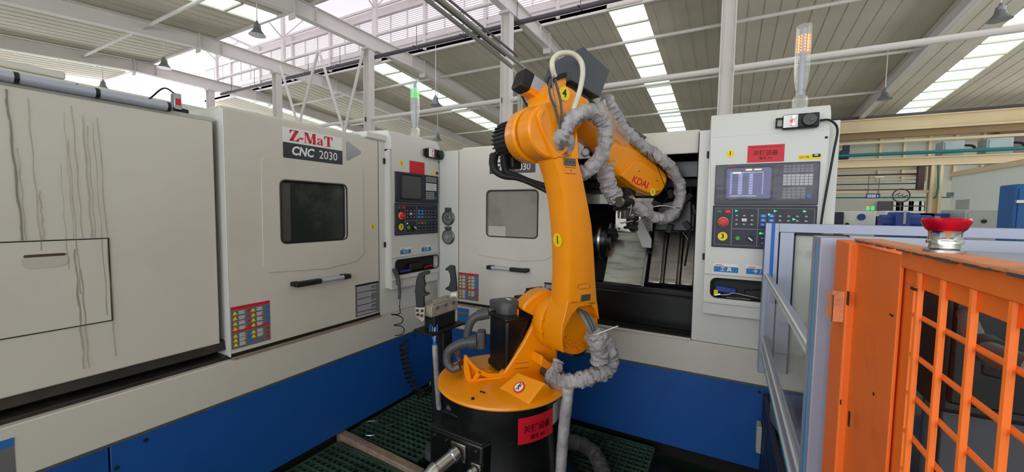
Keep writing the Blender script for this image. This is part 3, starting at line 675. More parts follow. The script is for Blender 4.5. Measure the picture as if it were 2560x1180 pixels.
    text('lettering', 'CNC', .068, 'print_white', (du-.572, -.0032, 1.874), XA, ZA, d, .0005, bold=.0022, shear=.2, sx=.92)
    text('lettering', '2030', .07, 'print_white', (du-.402, -.0032, 1.873), XA, ZA, d, .0005, bold=0, sx=.93)
    if not opened:
        MB().prism([(u, 0, w_) for u, w_ in [(-.262, 1.985), (-.268, 1.975), (-.268, 1.872), (-.262, 1.864), (-.252, 1.864), (-.156, 1.918), (-.150, 1.928), (-.156, 1.938), (-.252, 1.985)]], (0, -.002, 0)).build('triangle_sticker', 'lamp_grey', d)
        number_sticker((-.057, -.0005, 1.425), XA, ZA, .019, '2', d)
    # warning chart
    def chart(u0, w0, u1, w1, par):
        c = lbox(t, 'warning_chart', 'sticker_grey', u0, u1, 0, .001, w0, w1, 0, par, 'warning chart with rows of hazard symbols')
        lbox(t, 'chart_band', 'print_red', u0, u1, .001, .0014, w1-.016, w1, 0, c); lbox(t, 'chart_band', 'print_red', u0, u1, .001, .0014, w0+(w1-w0)*.4, w0+(w1-w0)*.4+.01, 0, c)
        tr = MB(); ci = MB(); rd = MB(); tx = MB(); W_ = u1-u0
        for r in range(7):
            wc = w1-.034-r*.027 if r < 4 else w0+(w1-w0)*.4-.02-(r-4)*.023
            for q, uc in enumerate((.1, .55)):
                if r == 6 and q: continue
                a = u0+W_*uc; tr.prism([(a-.011, -.0012, wc-.009), (a+.011, -.0012, wc-.009), (a, -.0012, wc+.01)], (0, -.0004, 0))
                for k in range(4): tx.box((a+.018, -.0016, wc-.009+k*.005), (a+.018+.032*(1-.2*((k+r) % 2)), -.0012, wc-.0065+k*.005))
            ci.prism(disc_pts((u0+W_*(.93 if r < 4 else .45), -.0012, wc), XA, ZA, .009, 12), (0, -.0004, 0))
            rd.prism(disc_pts((u0+W_*(.45 if r < 4 else .93), -.0012, wc), XA, ZA, .008, 12), (0, -.0004, 0))
        o = tr.build('hazard_symbols', 'sticker_yellow', c); o['kind'] = 'stuff'
        o = ci.build('mandatory_symbols', 'key_blue', c); o['kind'] = 'stuff'
        o = rd.build('prohibition_symbols', 'print_red', c); o['kind'] = 'stuff'
        o = tx.build('chart_text', 'print_white', c); o['kind'] = 'stuff'
    chart(du-.978, .822, du-.781, 1.042, d)
    nt = lbox(t, 'notice_plate', 'sticker_grey', du-.21, du-.006, 0, .001, .812, 1.034, 0, d, 'dark grey notice with lines of print')
    lbox(t, 'plate_rim', 'ink', du-.21, du-.006, .001, .0013, 1.022, 1.034, 0, nt)
    tx = MB()
    for k in range(22):
        if k % 5 != 4: tx.box((du-.195, -.0016, 1.012-k*.009), (du-.195+.17*(1-.35*abs(sin(k*2.1))), -.0012, 1.015-k*.009))
    o = tx.build('notice_text', 'print_white', nt); o['kind'] = 'stuff'
    # door track
    lbox(t, 'door_track', 'seam', UL if opened else -.98, 0, -.04, .006, .785, .8, 0)
    if opened: lbox(t, 'track_lip', 'paint_white', du, 0, .003, .02, .772, .786, .002)
    lbox(t, 'track_lip', 'beam_worn', UL if opened else -.98, du, .006, .02, .772, .786, .002)
    if opened:
        lbox(t, 'left_strip', 'paint_cool', UL, du-.985, -.03, 0, .772, 2.03, .004)
        lbox(t, 'strip_seam', 'seam', du-.985, du-.979, -.03, -.005, .772, 2.03, 0)
        sb = stkr(t, -1.766, -1.64, .612, .752, .012, 'sticker_grey', 'maintenance_sticker'); lbox(t, 'sticker_band', 'sticker_blue', -1.766, -1.64, .0132, .0142, .725, .752, 0, sb)
        lbox(t, 'sticker_print', 'sticker_blue', -1.755, -1.65, .0132, .0142, .64, .70, 0, sb)
    # control cabinet at the right
    PV = .06
    lbox(t, 'cabinet_body', 'paint_cool', 0.0, UR, -.3, .0, .774, 2.04, .003)
    lbox(t, 'cabinet_seam', 'seam', -.003, .001, -.02, .001, .774, 2.03, 0)
    hd = MB().prism([(.06, .0, 1.96), (.06, -PV, 1.98), (.06, -PV, 2.062), (.06, -PV+.03, 2.115), (.06, .3, 2.13), (.06, .3, 1.96)], (.55, 0, 0)).build('cabinet_head', 'paint_cool', t, .005)
    if not opened: lbox(t, 'head_lid', 'paint_cool', -.12, .61, -.3, .02, 2.034, 2.08, .01)
    cd = MB().prism([(.06, 0, .955), (.06, -PV, .965), (.06, -PV, 1.985), (.06, 0, 1.99)], (.55, 0, 0))
    # door face with a hole for the tool niche
    cd = plate_with_hole(MB(), rrect(.06, .96, .61, 1.985, .003), rrect(.098, 1.064, .59, 1.175, .03), -PV, -PV+.012).build('control_door', 'paint_cool', t, .003)
    for a, b, c, e in ((.06, .072, .97, 1.98), (.598, .61, .97, 1.98)): lbox(t, 'door_side', 'paint_cool', a, b, 0, PV-.012, c, e, 0, cd)
    lbox(t, 'door_filler', 'paint_cool', .072, .598, 0, PV-.0125, 1.2, 1.98, 0, cd)
    lbox(t, 'door_filler', 'paint_cool', .072, .598, 0, PV-.0125, .965, 1.05, 0, cd)
    nb = MB().box((.08, -.045, 1.055), (.6, -.0, 1.06)).box((.08, -.003, 1.06), (.6, .0, 1.19)).build('niche_lining', 'black', cd)
    MB().tube([(u, -PV-.001, w_) for u, w_ in rrect(.098, 1.064, .59, 1.175, .03)+[rrect(.098, 1.064, .59, 1.175, .03)[0]]], .004, 6, False).build('niche_trim', 'black_rubber', cd)
    lbox(t, 'niche_ledge', 'paint_cool', .062, .608, PV, PV+.014, 1.03, 1.04, .003, cd); lbox(t, 'niche_ledge', 'paint_cool', .062, .608, PV, PV+.01, 1.196, 1.203, .003, cd)
    for w_ in (1.895, 1.292): lbox(t, 'hinge', 'black', .045, .056, 0, .012, w_-.02, w_+.02, .002)
    v = PV
    def lb2(name, m, u0, u1, w0, w1, th=.004, par=None, bevel=0, label=None, v0=None): return lbox(t, name, m, u0, u1, PV if v0 is None else v0, (PV if v0 is None else v0)+th, w0, w1, bevel, par or cd, label)
    # screen unit
    su = lb2('screen_unit', 'panel_navy', .097, .575, 1.600, 1.825, .014, None, .004, 'dark screen and keypad unit')
    sc = MB().prism([(u, -PV-.014, w_) for u, w_ in rrect(.155, 1.634, .365, 1.802, .012)], (0, -.002, 0)).build('screen', 'screen_on' if opened else 'screen_off', su, 0, 2, 'lit screen with columns of figures' if opened else 'dark screen')
    MB().tube([(u, -PV-.016, w_) for u, w_ in rrect(.146, 1.628, .374, 1.808, .02)+[rrect(.146, 1.628, .374, 1.808, .02)[0]]], .004, 6, False).build('screen_bezel', 'black', su)
    if opened:
        yy = -PV-.0162
        a = MB(); b_ = MB()
        for k in range(13):
            w_ = 1.765-k*.0088
            a.box((.172, yy-.0004, w_), (.181, yy, w_+.004)).box((.212, yy-.0004, w_), (.232, yy, w_+.004)).box((.264, yy-.0004, w_), (.282, yy, w_+.004)).box((.325, yy-.0004, w_), (.331, yy, w_+.004))
        a.box((.171, yy-.0004, 1.776), (.33, yy, 1.779))
        o = a.build('screen_figures', 'screen_text', sc); o['kind'] = 'stuff'
        b_.box((.183, yy-.0006, 1.773), (.225, yy, 1.781)).box((.245, yy-.0004, 1.788), (.275, yy, 1.796)).box((.285, yy-.0004, 1.789), (.32, yy, 1.796)).box((.172, yy-.0004, 1.648), (.30, yy, 1.650))
        o = b_.build('screen_highlights', 'screen_yellow', sc); o['kind'] = 'stuff'
        MB().box((.16, -PV-.015, 1.812), (.2, -PV-.0142, 1.8165)).build('maker_mark', 'print_red', su)
    # keypads
    for (u0, u1, w0, w1, nu, nw, mm) in ((.418, .548, 1.77, 1.812, 7, 3, 'key_grey'), (.418, .548, 1.702, 1.762, 7, 4, 'key_white'), (.418, .52, 1.632, 1.694, 5, 4, 'key_grey')):
        ku, kw = (u1-u0)/nu, (w1-w0)/nw
        for i in range(nu):
            for j in range(nw): MB().box((u0+i*ku+.0012, -PV-.0175, w0+j*kw+.0012), (u0+(i+1)*ku-.0012, -PV-.014, w0+(j+1)*kw-.0012)).build('key', mm, su)
    MB().cyl((.535, -PV-.014, 1.645), (.535, -PV-.018, 1.645), .011, 16).build('blue_key', 'key_blue', su)
    if opened:
        fm = MB(); nx, ny = 22, 10; vs = []
        for j in range(ny+1):
            for i in range(nx+1):
                u = .099+.472*i/nx; w_ = 1.603+.219*j/ny; e = .0 if i in (0, nx) or j in (0, ny) else .008+.009*noise.noise(V((i*.5, j*.6, 3)))
                vs.append((u, -PV-.019-e, w_))
        fm.add(vs, [(j*(nx+1)+i, j*(nx+1)+i+1, (j+1)*(nx+1)+i+1, (j+1)*(nx+1)+i) for j in range(ny) for i in range(nx)])
        fm.build('plastic_film', 'film', su, 0, 2, 'crinkled clear plastic film over the screen')
    # operator panel
    op = lb2('operator_panel', 'panel_navy', .092, .575, 1.358, 1.596, .012, None, .004, 'dark operator panel with buttons')
    f_ = MB()
    def fr(u0, u1, w0, w1):
        for a, b, c, e in ((u0, u1, w0, w0+.0015), (u0, u1, w1-.0015, w1), (u0, u0+.0015, w0, w1), (u1-.0015, u1, w0, w1)): f_.box((a, -PV-.0126, c), (b, -PV-.012, e))
    fr(.105, .19, 1.372, 1.581); fr(.19, .315, 1.465, 1.581); fr(.19, .315, 1.372, 1.465); fr(.315, .565, 1.465, 1.581); fr(.315, .565, 1.372, 1.465)
    f_.build('panel_lines', 'key_grey', op)
    def btn(name, m, u, w_, r, h, lab=None): 
        o = MB()._lathe((u, -PV-.012, w_), (0, -1, 0), [(r, 0), (r, h*.7), (r*.85, h), (.0, h)], 18).build(name, m, op)
        return o
    lbox(t, 'power_button', 'green_dark', .113, .138, PV+.012, PV+.018, 1.553, 1.571, .001, op); lbox(t, 'power_button', 'red', .156, .181, PV+.012, PV+.018, 1.553, 1.571, .001, op)
    es = MB()._lathe((.147, -PV-.012, 1.503), (0, -1, 0), [(.027, 0), (.027, .003), (.024, .004)], 24).build('stop_collar', 'orange_worn', op)
    MB()._lathe((.147, -PV-.012, 1.503), (0, -1, 0), [(.014, .004), (.014, .016), (.0215, .02), (.0225, .026), (.019, .031), (.0, .032)], 24).build('emergency_stop', 'red', op, 0, 2, 'red mushroom emergency stop button')
    number_sticker((.147, -PV-.0125, 1.42), XA, ZA, .0245, '3', op)
    btn('green_button', 'green_button', .222, 1.413, .013, .012)
    kn = MB()._lathe((.283, -PV-.012, 1.411), (0, -1, 0), [(.016, 0), (.015, .012), (0, .012)], 18).build('rotary_switch', 'black', op)
    MB().obox((.283, -PV-.026, 1.411), V((.75, 0, -.65)), (0, 1, 0), V((.65, 0, .75)), .013, .003, .0035).build('switch_pointer', 'print_white', kn)
    for i in range(4): MB().box((.203+i*.028, -PV-.0135, 1.558), (.218+i*.028, -PV-.012, 1.570)).build('key', 'key_dark', op)
    for j in range(3):
        for i in range(3): MB().box((.201+i*.037, -PV-.0145, 1.532-j*.024), (.225+i*.037, -PV-.012, 1.548-j*.024)).build('key', 'key_white' if (i, j) == (1, 1) else 'key_dark', op)
        for i in range(6): MB().box((.327+i*.038, -PV-.0145, 1.532-j*.024), (.352+i*.038, -PV-.012, 1.548-j*.024)).build('key', 'key_blue' if i < 2 else 'key_dark', op)
    for j in range(3):
        for i in range(6): MB().box((.327+i*.038, -PV-.0145, 1.437-j*.026), (.352+i*.038, -PV-.012, 1.454-j*.026)).build('key', 'green_dark' if (i in (0, 2) and j == 0) else 'red' if (i, j) == (1, 0) else 'key_dark', op)
    pr = MB()
    for j in range(3):
        for i in range(9):
            u = .206+i*.037 if i < 3 else .333+(i-3)*.038
            pr.box((u, -PV-.0149, 1.537-j*.024), (u+.013, -PV-.0145, 1.5395-j*.024)).box((u+.002, -PV-.0149, 1.542-j*.024), (u+.010, -PV-.0145, 1.544-j*.024))
            if i >= 3: pr.box((u, -PV-.0149, 1.442-j*.026), (u+.013, -PV-.0145, 1.4445-j*.026))
    o = pr.build('key_print', 'key_white', op); o['kind'] = 'stuff'
    if opened:
        for u, w_ in ((.21, 1.566), (.392, 1.567), (.521, 1.567), (.366, 1.548), (.477, 1.524), (.331, 1.444)):
            MB().prism([(u-.006, -PV-.015, w_+.006), (u-.006, -PV-.015, w_-.006), (u+.008, -PV-.015, w_)], (0, -.001, 0)).build('lit_indicator', 'green_lit', op)
    else: MB().cyl((.212, -PV-.012, 1.444), (.212, -PV-.015, 1.444), .005, 10).build('lit_indicator', 'green_lit', op)
    # stickers on the cabinet
    number_sticker((.166, -PV-.0005, 1.888), XA, ZA, .021 if opened else .022, '1', cd)
    rs = lb2('red_placard', 'sticker_red', .25, .42, 1.832 if opened else 1.822, 1.925 if opened else 1.92, .0012, None, 0, 'red placard with dark writing' if opened else 'red film placard')
    if opened:
        text('lettering', '关键设备', .031, 'ink_red', (.335, -PV-.0014, 1.881), XA, ZA, rs, .0003, bold=.0008, sx=.95)
        text('lettering', '编号 A4', .017, 'ink_red', (.335, -PV-.0014, 1.854), XA, ZA, rs, .0003, bold=.0004)
        MB().box((.262, -PV-.0016, 1.912), (.408, -PV-.0012, 1.915)).build('placard_line', 'ink_red', rs)
        ys_ = lb2('yellow_label', 'sticker_yellow', .482, .578, 1.836, 1.862, .001)
        text('lettering', '运行板', .015, 'ink', (.508, -PV-.0012, 1.849), XA, ZA, ys_, .0003)
        MB().box((.542, -PV-.004, 1.848), (.575, -PV-.001, 1.864)).build('label_clip', 'black', ys_); MB().box((.55, -PV-.0045, 1.855), (.565, -PV-.004, 1.861)).build('clip_window', 'print_white', ys_)
    else:
        lb2('yellow_label', 'sticker_yellow', .50, .55, 1.84, 1.865, .001); lb2('label_clip', 'black', .56, .585, 1.842, 1.862, .003)
    for (u0, u1, s_) in ((.11, .233, '工具'), (.272, .392, '卡尺')) if opened else ((.15, .262, '卡尺'), (.385, .495, '工具')):
        bl = lb2('blue_label', 'sticker_white', u0, u1, 1.216, 1.262, .001, None, 0, 'blue and white tool label')
        MB().box((u0, -PV-.0014, 1.214), (u1, -PV-.001, 1.246)).build('label_band', 'sticker_blue', bl)
        text('lettering', s_[0]+' '+s_[1], .026, 'print_white', ((u0+u1)/2, -PV-.0016, 1.2295), XA, ZA, bl, .0003, bold=.0004)
        MB().box((u0+.008, -PV-.0014, 1.2505), (u0+.045, -PV-.001, 1.255)).build('label_mark', 'print_red', bl)
    for u, w_ in ((.595, 1.945),): MB().cyl((u, -PV, w_), (u, -PV-.001, w_), .007, 12).build('key_hole', 'black', cd)
    # signal tower
    su_, sv_ = (.49, -.06) if opened else (.40, -.02)
    st = MB()._lathe((su_, -sv_, 2.115), (0, 0, 1), [(.036, 0), (.036, .065), (.034, .075), (.022, .078), (.022, .11)], 24).build('signal_tower', 'clear_plastic', t, 0, 2, 'orange-lit signal tower' if opened else 'green-lit signal tower')
    MB()._lathe((su_, -sv_, 2.225), (0, 0, 1), [(.023, 0), (.032, .05), (.036, .12), (.036, .34), (.034, .345), (.0, .36)], 24).build('tower_lens', 'clear_plastic', st)
    MB().cyl((su_, -sv_, 2.2), (su_, -sv_, 2.555), .012, 10).build('tower_core', 'alu_plain', st)
    lm = 'led_orange' if opened else 'led_green'
    for k in range(8):
        a = 2*pi*k/8+.2
        for j in range(6 if opened else 5):
            zz = 2.435+j*.0155
            MB().obox((su_+.0215*cos(a), -sv_+.0215*sin(a), zz), (cos(a), sin(a), 0), (-sin(a), cos(a), 0), (0, 0, 1), .0022, .0022, .0028).build('led', lm, st)
    return t
LB = 'closed white and blue lathe with a brand name on its door and stained left panel'
LC = 'open white and blue lathe behind the robot, with its door slid back'
latheL = lathe_machine((-2.2, 2.046, 0), pi/2, LB, 0.0, False)
latheR = lathe_machine((-.176, 2.64, 0), 0.0, LC, -.776, True)
# gauges on the left strip of the open lathe
t = latheR
for w_ in (1.484, 1.328):
    g = MB()._lathe((-1.856, 0.0, w_), (0, -1, 0), [(.062, 0), (.062, .014), (.056, .02), (.05, .02), (.05, .012), (.0, .012)], 28).build('gauge', 'steel_dirty', t, 0, 2, 'round chrome-rimmed gauge')
    MB()._lathe((-1.856, -.0125, w_), (0, -1, 0), [(.049, 0), (.049, .002), (0, .002)], 24).build('gauge_face', 'lamp_grey', g)
    MB().cyl((-1.856, -.0145, w_), (-1.856, -.022, w_), .02, 16).build('gauge_hub', 'steel', g)
    lbox(t, 'gauge_clip', 'motor_grey', -1.885, -1.827, 0, .02, w_+.06, w_+.085, .003, g)
# ---- interior of the open lathe
def ib(name, m, a, b, bevel=.003, par=None, label=None): return MB().box(a, b).build(name, m, par or t, bevel, 2, label)
U0, U1 = -.70, -.0
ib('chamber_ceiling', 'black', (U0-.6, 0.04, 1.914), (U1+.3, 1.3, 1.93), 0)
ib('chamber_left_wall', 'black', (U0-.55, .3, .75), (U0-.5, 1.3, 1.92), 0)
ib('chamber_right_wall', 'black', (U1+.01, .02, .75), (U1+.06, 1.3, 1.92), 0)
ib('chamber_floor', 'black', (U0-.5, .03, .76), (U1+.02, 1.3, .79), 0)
ib('chip_guard', 'black_gloss', (U0-.3, .13, .79), (U1, .16, 1.0), .004)
ib('chip_guard', 'black_gloss', (U0-.3, .20, .98), (U1, .3, 1.04), .01)
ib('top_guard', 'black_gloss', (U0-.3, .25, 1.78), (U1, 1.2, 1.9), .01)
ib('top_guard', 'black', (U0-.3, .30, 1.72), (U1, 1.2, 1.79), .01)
# slanted bed with stainless way covers
def slant(u0, u1, v0, w0, v1, w1, th, name, m, lab=None, bevel=.003):
    d = V((0, v1-v0, w1-w0)).normalized(); n = V((0, -d.z, d.y))
    return MB().prism([V((u0, v0, w0)), V((u0, v1, w1)), V((u0, v1, w1))-n*th, V((u0, v0, w0))-n*th], (u1-u0, 0, 0)).build(name, m, t, bevel, 2, lab)
slant(U0-.4, U1, .30, 1.0, .75, 1.62, .05, 'slant_bed', 'black')
slant(-.62, -.33, .24, 1.04, .42, 1.34, .012, 'way_cover', 'stainless', 'flat stainless way cover')
slant(-.62, -.33, .44, 1.335, .50, 1.46, .012, 'way_cover', 'stainless')
slant(-.62, -.33, .36, 1.20, .372, 1.222, .02, 'cover_lip', 'steel_dirty')
slant(-.345, -.325, .20, 1.04, .52, 1.5, .02, 'cover_edge', 'steel')
for k in range(3):
    u0_ = -.31+k*.105
    slant(u0_, u0_+.085, .25+.01*k, 1.06, .5, 1.5, .03, 'way_cover', 'stainless', None, .01)
    slant(u0_+.085, u0_+.098, .28, 1.06, .5, 1.5, .03, 'cover_groove', 'steel_dirty', None, .002)
ib('upper_sheet', 'stainless', (-.60, .46, 1.40), (-.32, .475, 1.66), .003, None, 'bright stainless splash sheet')
MB().prism([(-.50, .30, 1.62), (-.44, .30, 1.64), (-.30, .30, 1.36), (-.30, .30, 1.30), (-.36, .30, 1.30)], (0, .02, 0)).build('splash_bracket', 'far_grey', t, .002)
tr = MB().prism([(-.29, .3, 1.42), (-.02, .3, 1.42), (-.02, .3, 1.60), (-.06, .3, 1.66), (-.26, .3, 1.62)], (0, .25, 0)).build('tool_turret', 'black_gloss', t, .012)
for k in range(7):
    a = 2*pi*k/7; MB().obox((-.15+.13*cos(a), .27, 1.56+.12*sin(a)), (cos(a), 0, sin(a)), (0, 1, 0), (-sin(a), 0, cos(a)), .03, .03, .018).build('tool_holder', 'black', tr, .003)
# chuck facing right
ch = MB()._lathe((-.70, .42, 1.33), (1, 0, 0), [(.145, -.2), (.15, 0), (.15, .07), (.14, .085), (.05, .085), (.045, .06), (.0, .06)], 36).build('chuck', 'black_gloss', t, 0, 2, 'black three-jaw chuck')
MB()._lathe((-.70, .42, 1.33), (1, 0, 0), [(.152, .01), (.153, .012), (.153, .032), (.152, .034)], 36).build('chuck_band', 'steel', ch)
MB()._lathe((-.70, .42, 1.33), (1, 0, 0), [(.09, .086), (.092, .1), (.06, .1), (.06, .086)], 30).build('chuck_ring', 'steel_dirty', ch)
for k in range(3):
    a = 2*pi*k/3+.4; MB().obox((-.59, .42+.09*cos(a), 1.33+.09*sin(a)), (1, 0, 0), (0, cos(a), sin(a)), (0, -sin(a), cos(a)), .035, .045, .022).build('chuck_jaw', 'steel_dirty' if k == 0 else 'black', ch, .004)
ib('spindle_housing', 'black', (-1.15, .25, 1.15), (-.86, .6, 1.52), .02)
MB().cyl((-.58, .42, 1.255), (-.3, .42, 1.255), .018, 14).build('tail_quill', 'black', t)
# hoses and drips on the inner right wall
MB().tube(spline([(-.06, .3, 1.72), (-.04, .2, 1.5), (-.05, .18, 1.35), (-.07, .22, 1.2)], 6), .006, 8).build('coolant_hose', 'black_rubber', t)
MB().tube(spline([(-.09, .24, 1.42), (-.05, .2, 1.36), (-.065, .2, 1.28)], 6), .003, 8).build('coolant_hose', 'steel', t)
WORLD = True

# ---------------- tools lying in the two niches
def RL(u, v, w_): return V((-.176+u, 2.64-v, w_))
def LL(u, v, w_): return V((-2.2+v, 2.046+u, w_))
def tool(name, lab, pts, r, m, grp, hm=None, hp=None):
    t = thing(name, lab, 'tool', tuple(V(pts[0])), 0, grp)
    MB().tube(spline(pts, 5), r, 8).build('shank', m, t)
    if hm: MB().cyl(hp[0], hp[1], r*2.6, 12).build('head', hm, t)
tool('hook_spanner', 'steel hook spanner lying in the niche of the open lathe', [RL(.14, .03, 1.072), RL(.19, .035, 1.082), RL(.22, .03, 1.092), RL(.30, .03, 1.082), RL(.42, .03, 1.068)], .004, 'steel', 'tools in the niche', 'steel', (RL(.12, .035, 1.07), RL(.15, .035, 1.08)))
tool('wrench', 'thin steel wrench in front of the spanner in the niche', [RL(.18, .045, 1.066), RL(.30, .045, 1.068)], .0028, 'steel_dirty', 'tools in the niche')
tag(MB().obox(RL(.175, .02, 1.105), (1, 0, -.12), (0, 1, 0), (.12, 0, 1), .055, .012, .02).build('cloth_case', 'far_blue', None, .01), 'blue case standing in the niche of the open lathe', 'case')
tag(MB().obox(RL(.33, .02, 1.1), (1, 0, .1), (0, 1, 0), (-.1, 0, 1), .06, .012, .022).build('tool_case', 'black', None, .008), 'black case leaning in the niche of the open lathe', 'case')
tag(MB().obox(RL(.125, .03, 1.085), (1, 0, 0), (0, 1, 0), (0, 0, 1), .012, .012, .018).build('tool_box', 'sticker_yellow', None, .005), 'small yellow block at the left end of the niche of the open lathe', 'block')
tag(MB().obox(LL(.36, .02, 1.10), (0, 1, 0), (1, 0, 0), (0, 0, 1), .075, .012, .03).build('tool_case', 'black', None, .01), 'black case standing in the niche of the closed lathe', 'case')
tag(MB().obox(LL(.23, .03, 1.078), (0, 1, 0), (1, 0, 0), (0, 0, 1), .06, .012, .01).build('cloth_case', 'far_blue', None, .006), 'flat blue case lying in the niche of the closed lathe', 'case')
tool('red_pliers', 'red-handled pliers in the niche of the closed lathe', [LL(.45, .03, 1.075), LL(.50, .035, 1.085), LL(.56, .03, 1.08)], .006, 'red', None)

# ---------------- hand wheel pendants
def pendant(fr, u0, u1, w_, lb, cable, facing_v):
    t = thing('handwheel_pendant', lb, 'controller', tuple(fr(u0, .07, w_)), 0, 'handwheel pendants held on the control cabinets')
    X_ = (fr(1, 0, 0)-fr(0, 0, 0)); Y_ = (fr(0, 1, 0)-fr(0, 0, 0)); Z_ = V((0, 0, 1))
    c = fr((u0+u1)/2, 0, w_); L_ = u1-u0
    MB().obox(fr((u0+.03+u1)/2, .083, w_), X_, Y_, Z_, (L_-.03)/2, .022, .036).build('case', 'black', t, .006)
    hk = MB()
    for a, b, c_, d_ in ((u0, u0+.034, -.026, -.018), (u0, u0+.034, .018, .026), (u0, u0+.008, -.026, .026)): hk.obox(fr((a+b)/2, .078, w_+(c_+d_)/2), X_, Y_, Z_, (b-a)/2, .006, (d_-c_)/2)
    hk.build('hanger_loop', 'black', t, .002)
    fp = MB().obox(fr(u0+.063, .1055, w_), X_, Y_, Z_, .031, .001, .032).build('face_plate', 'print_white', t)
    for k, q in ((0, .018), (1, -.018)):
        cc = fr(u0+.075, .106, w_+q); MB()._lathe(cc, Y_, [(.009, 0), (.008, .01), (0, .01)], 14).build('selector_knob', 'steel', fp)
    MB().obox(fr(u0+.066, .107, w_), X_, Y_, Z_, .006, .0006, .008).build('red_light', 'led_red', fp)
    cc = fr(u1-.042, .105, w_); wh = MB()._lathe(cc, Y_, [(.033, 0), (.033, .006), (.029, .01), (.029, .016), (0, .016)], 28).build('handwheel', 'black_gloss', t)
    MB()._lathe(cc+X_*.01, Y_, [(.011, .016), (.010, .02), (0, .02)], 14).build('wheel_hub', 'motor_grey', wh)
    MB().tube(spline(cable, 6), .0055, 8).build('cable', 'black_rubber', t)
    return t
E1 = [RL(.56, .083, 2.03), RL(.60, .09, 2.025), RL(.635, .075, 1.98), RL(.625, .075, 1.86), RL(.60, .075, 1.6), RL(.592, .08, 1.5), RL(.588, .08, 1.46)]
p = pendant(RL, .372, .556, 2.033, 'handwheel pendant with white plate at the top of the open lathe cabinet', E1, 1)
MB()._lathe(RL(.588, .075, 1.46), (0, 0, -1), [(.008, 0), (.012, .01), (.013, .03), (.02, .035), (.02, .05), (.01, .055)], 12).build('cable_gland', 'black', p)
E2 = [LL(.60, .08, 2.0), LL(.63, .08, 1.98), LL(.645, .07, 1.9), LL(.645, .06, 1.75), LL(.645, .06, 1.6), LL(.65, .06, 1.35), LL(.66, .06, 1.15), LL(.645, .06, 1.09), LL(.62, .06, 1.13), LL(.61, .07, 1.3)]
p = pendant(LL, .39, .60, 2.0, 'handwheel pendant near the top of the closed lathe cabinet', E2, 1)
co = MB(); P = [];
for k in range(260):
    a = k*.55; P.append(LL(.652+.011*cos(a), .075+.011*sin(a), 1.52-.42*k/260))
co.tube(P, .0042, 5); co.build('coiled_cable', 'black_rubber', p)
MB().cyl(LL(.652, .045, 1.96), LL(.652, .045, 1.67), .012, 10).build('spring_hose', 'steel_dirty', p)
# air blow gun hanging from the niche of the closed lathe
g = thing('air_blow_gun', 'grey air blow gun hanging on its coiled black hose from the niche', 'tool', tuple(XP(995, 700, -2.12)))
q = [XP(985, 672, -2.125), XP(993, 690, -2.12), XP(997, 712, -2.11)]
MB().tube(spline(q, 4), .016, 10).build('gun_head', 'motor_grey', g); MB().tube(spline([XP(997, 705, -2.11), XP(999, 728, -2.11), XP(998, 748, -2.11)], 3), .011, 10).build('gun_handle', 'motor_grey', g)
MB().cyl(XP(998, 748, -2.11), XP(998, 762, -2.11), .008, 8).build('gun_fitting', 'steel', g)
hp_ = [(998, 765), (1002, 785), (1003, 800), (1000, 815), (990, 826), (978, 830), (980, 834), (998, 838), (1008, 850), (1001, 862), (984, 868), (986, 872), (1004, 876), (1012, 888), (1006, 900), (990, 907)]
MB().tube(spline([XP(a, b-45*0, -2.12) for a, b in hp_[:5]]+[XP(a, b, -2.12+.05*(i % 2)) for i, (a, b) in enumerate([(988, 783), (984, 787), (1004, 792), (1010, 802), (998, 812), (986, 814), (1004, 820), (1012, 830), (1000, 838), (988, 840)])] if False else [XP(x_, y_, -2.12) for x_, y_ in ((998, 762), (1000, 775), (1000, 783), (992, 786), (978, 786), (996, 789), (1007, 797), (1003, 808), (985, 813), (1004, 816), (1011, 826), (1004, 836), (988, 839))], 6), .0035, 6).build('coiled_hose', 'black_rubber', g)

# ================================================================ ROBOT
RC = V((-1.086, 1.913, 0)); PH = radians(-30)
AX = V((cos(PH), sin(PH), 0)); PX = V((-sin(PH), cos(PH), 0)); UZ = V((0, 0, 1))
def W(e, s, z): return RC+PX*e+AX*s+UZ*z
def SP(x, y, s):      # pixel on the plane at offset s along the elbow axis
    d = ray(x, y); return CP+d*(((RC-CP).dot(AX)+s)/d.dot(AX))
def EP(x, y, e):      # pixel on the plane at offset e along the reach direction
    d = ray(x, y); return CP+d*(((RC-CP).dot(PX)+e)/d.dot(PX))
rb = thing('industrial_robot', 'yellow six-axis industrial robot on a black pedestal reaching into the open lathe', 'robot', (RC.x, RC.y, 0))
bs = MB()._lathe(RC, UZ, [(.43, .02), (.43, .07), (.36, .10), (.335, .14), (.325, .45), (.33, .5), (.33, .585)], 56).build('pedestal', 'black_gloss', rb)
for k in range(6):
    a = k*pi/3+3.3; c = RC+V((.44*cos(a), .44*sin(a), .05))
    MB().cyl(c, c+UZ*.05, .06, 20).build('mounting_lug', 'motor_grey', bs); MB().cyl(c+UZ*.05, c+UZ*.065, .018, 6).build('anchor_bolt', 'black', bs)
MB()._lathe(RC, UZ, [(.335, .58), (.338, .585), (.338, .598)], 56).build('bearing_ring', 'black', rb)
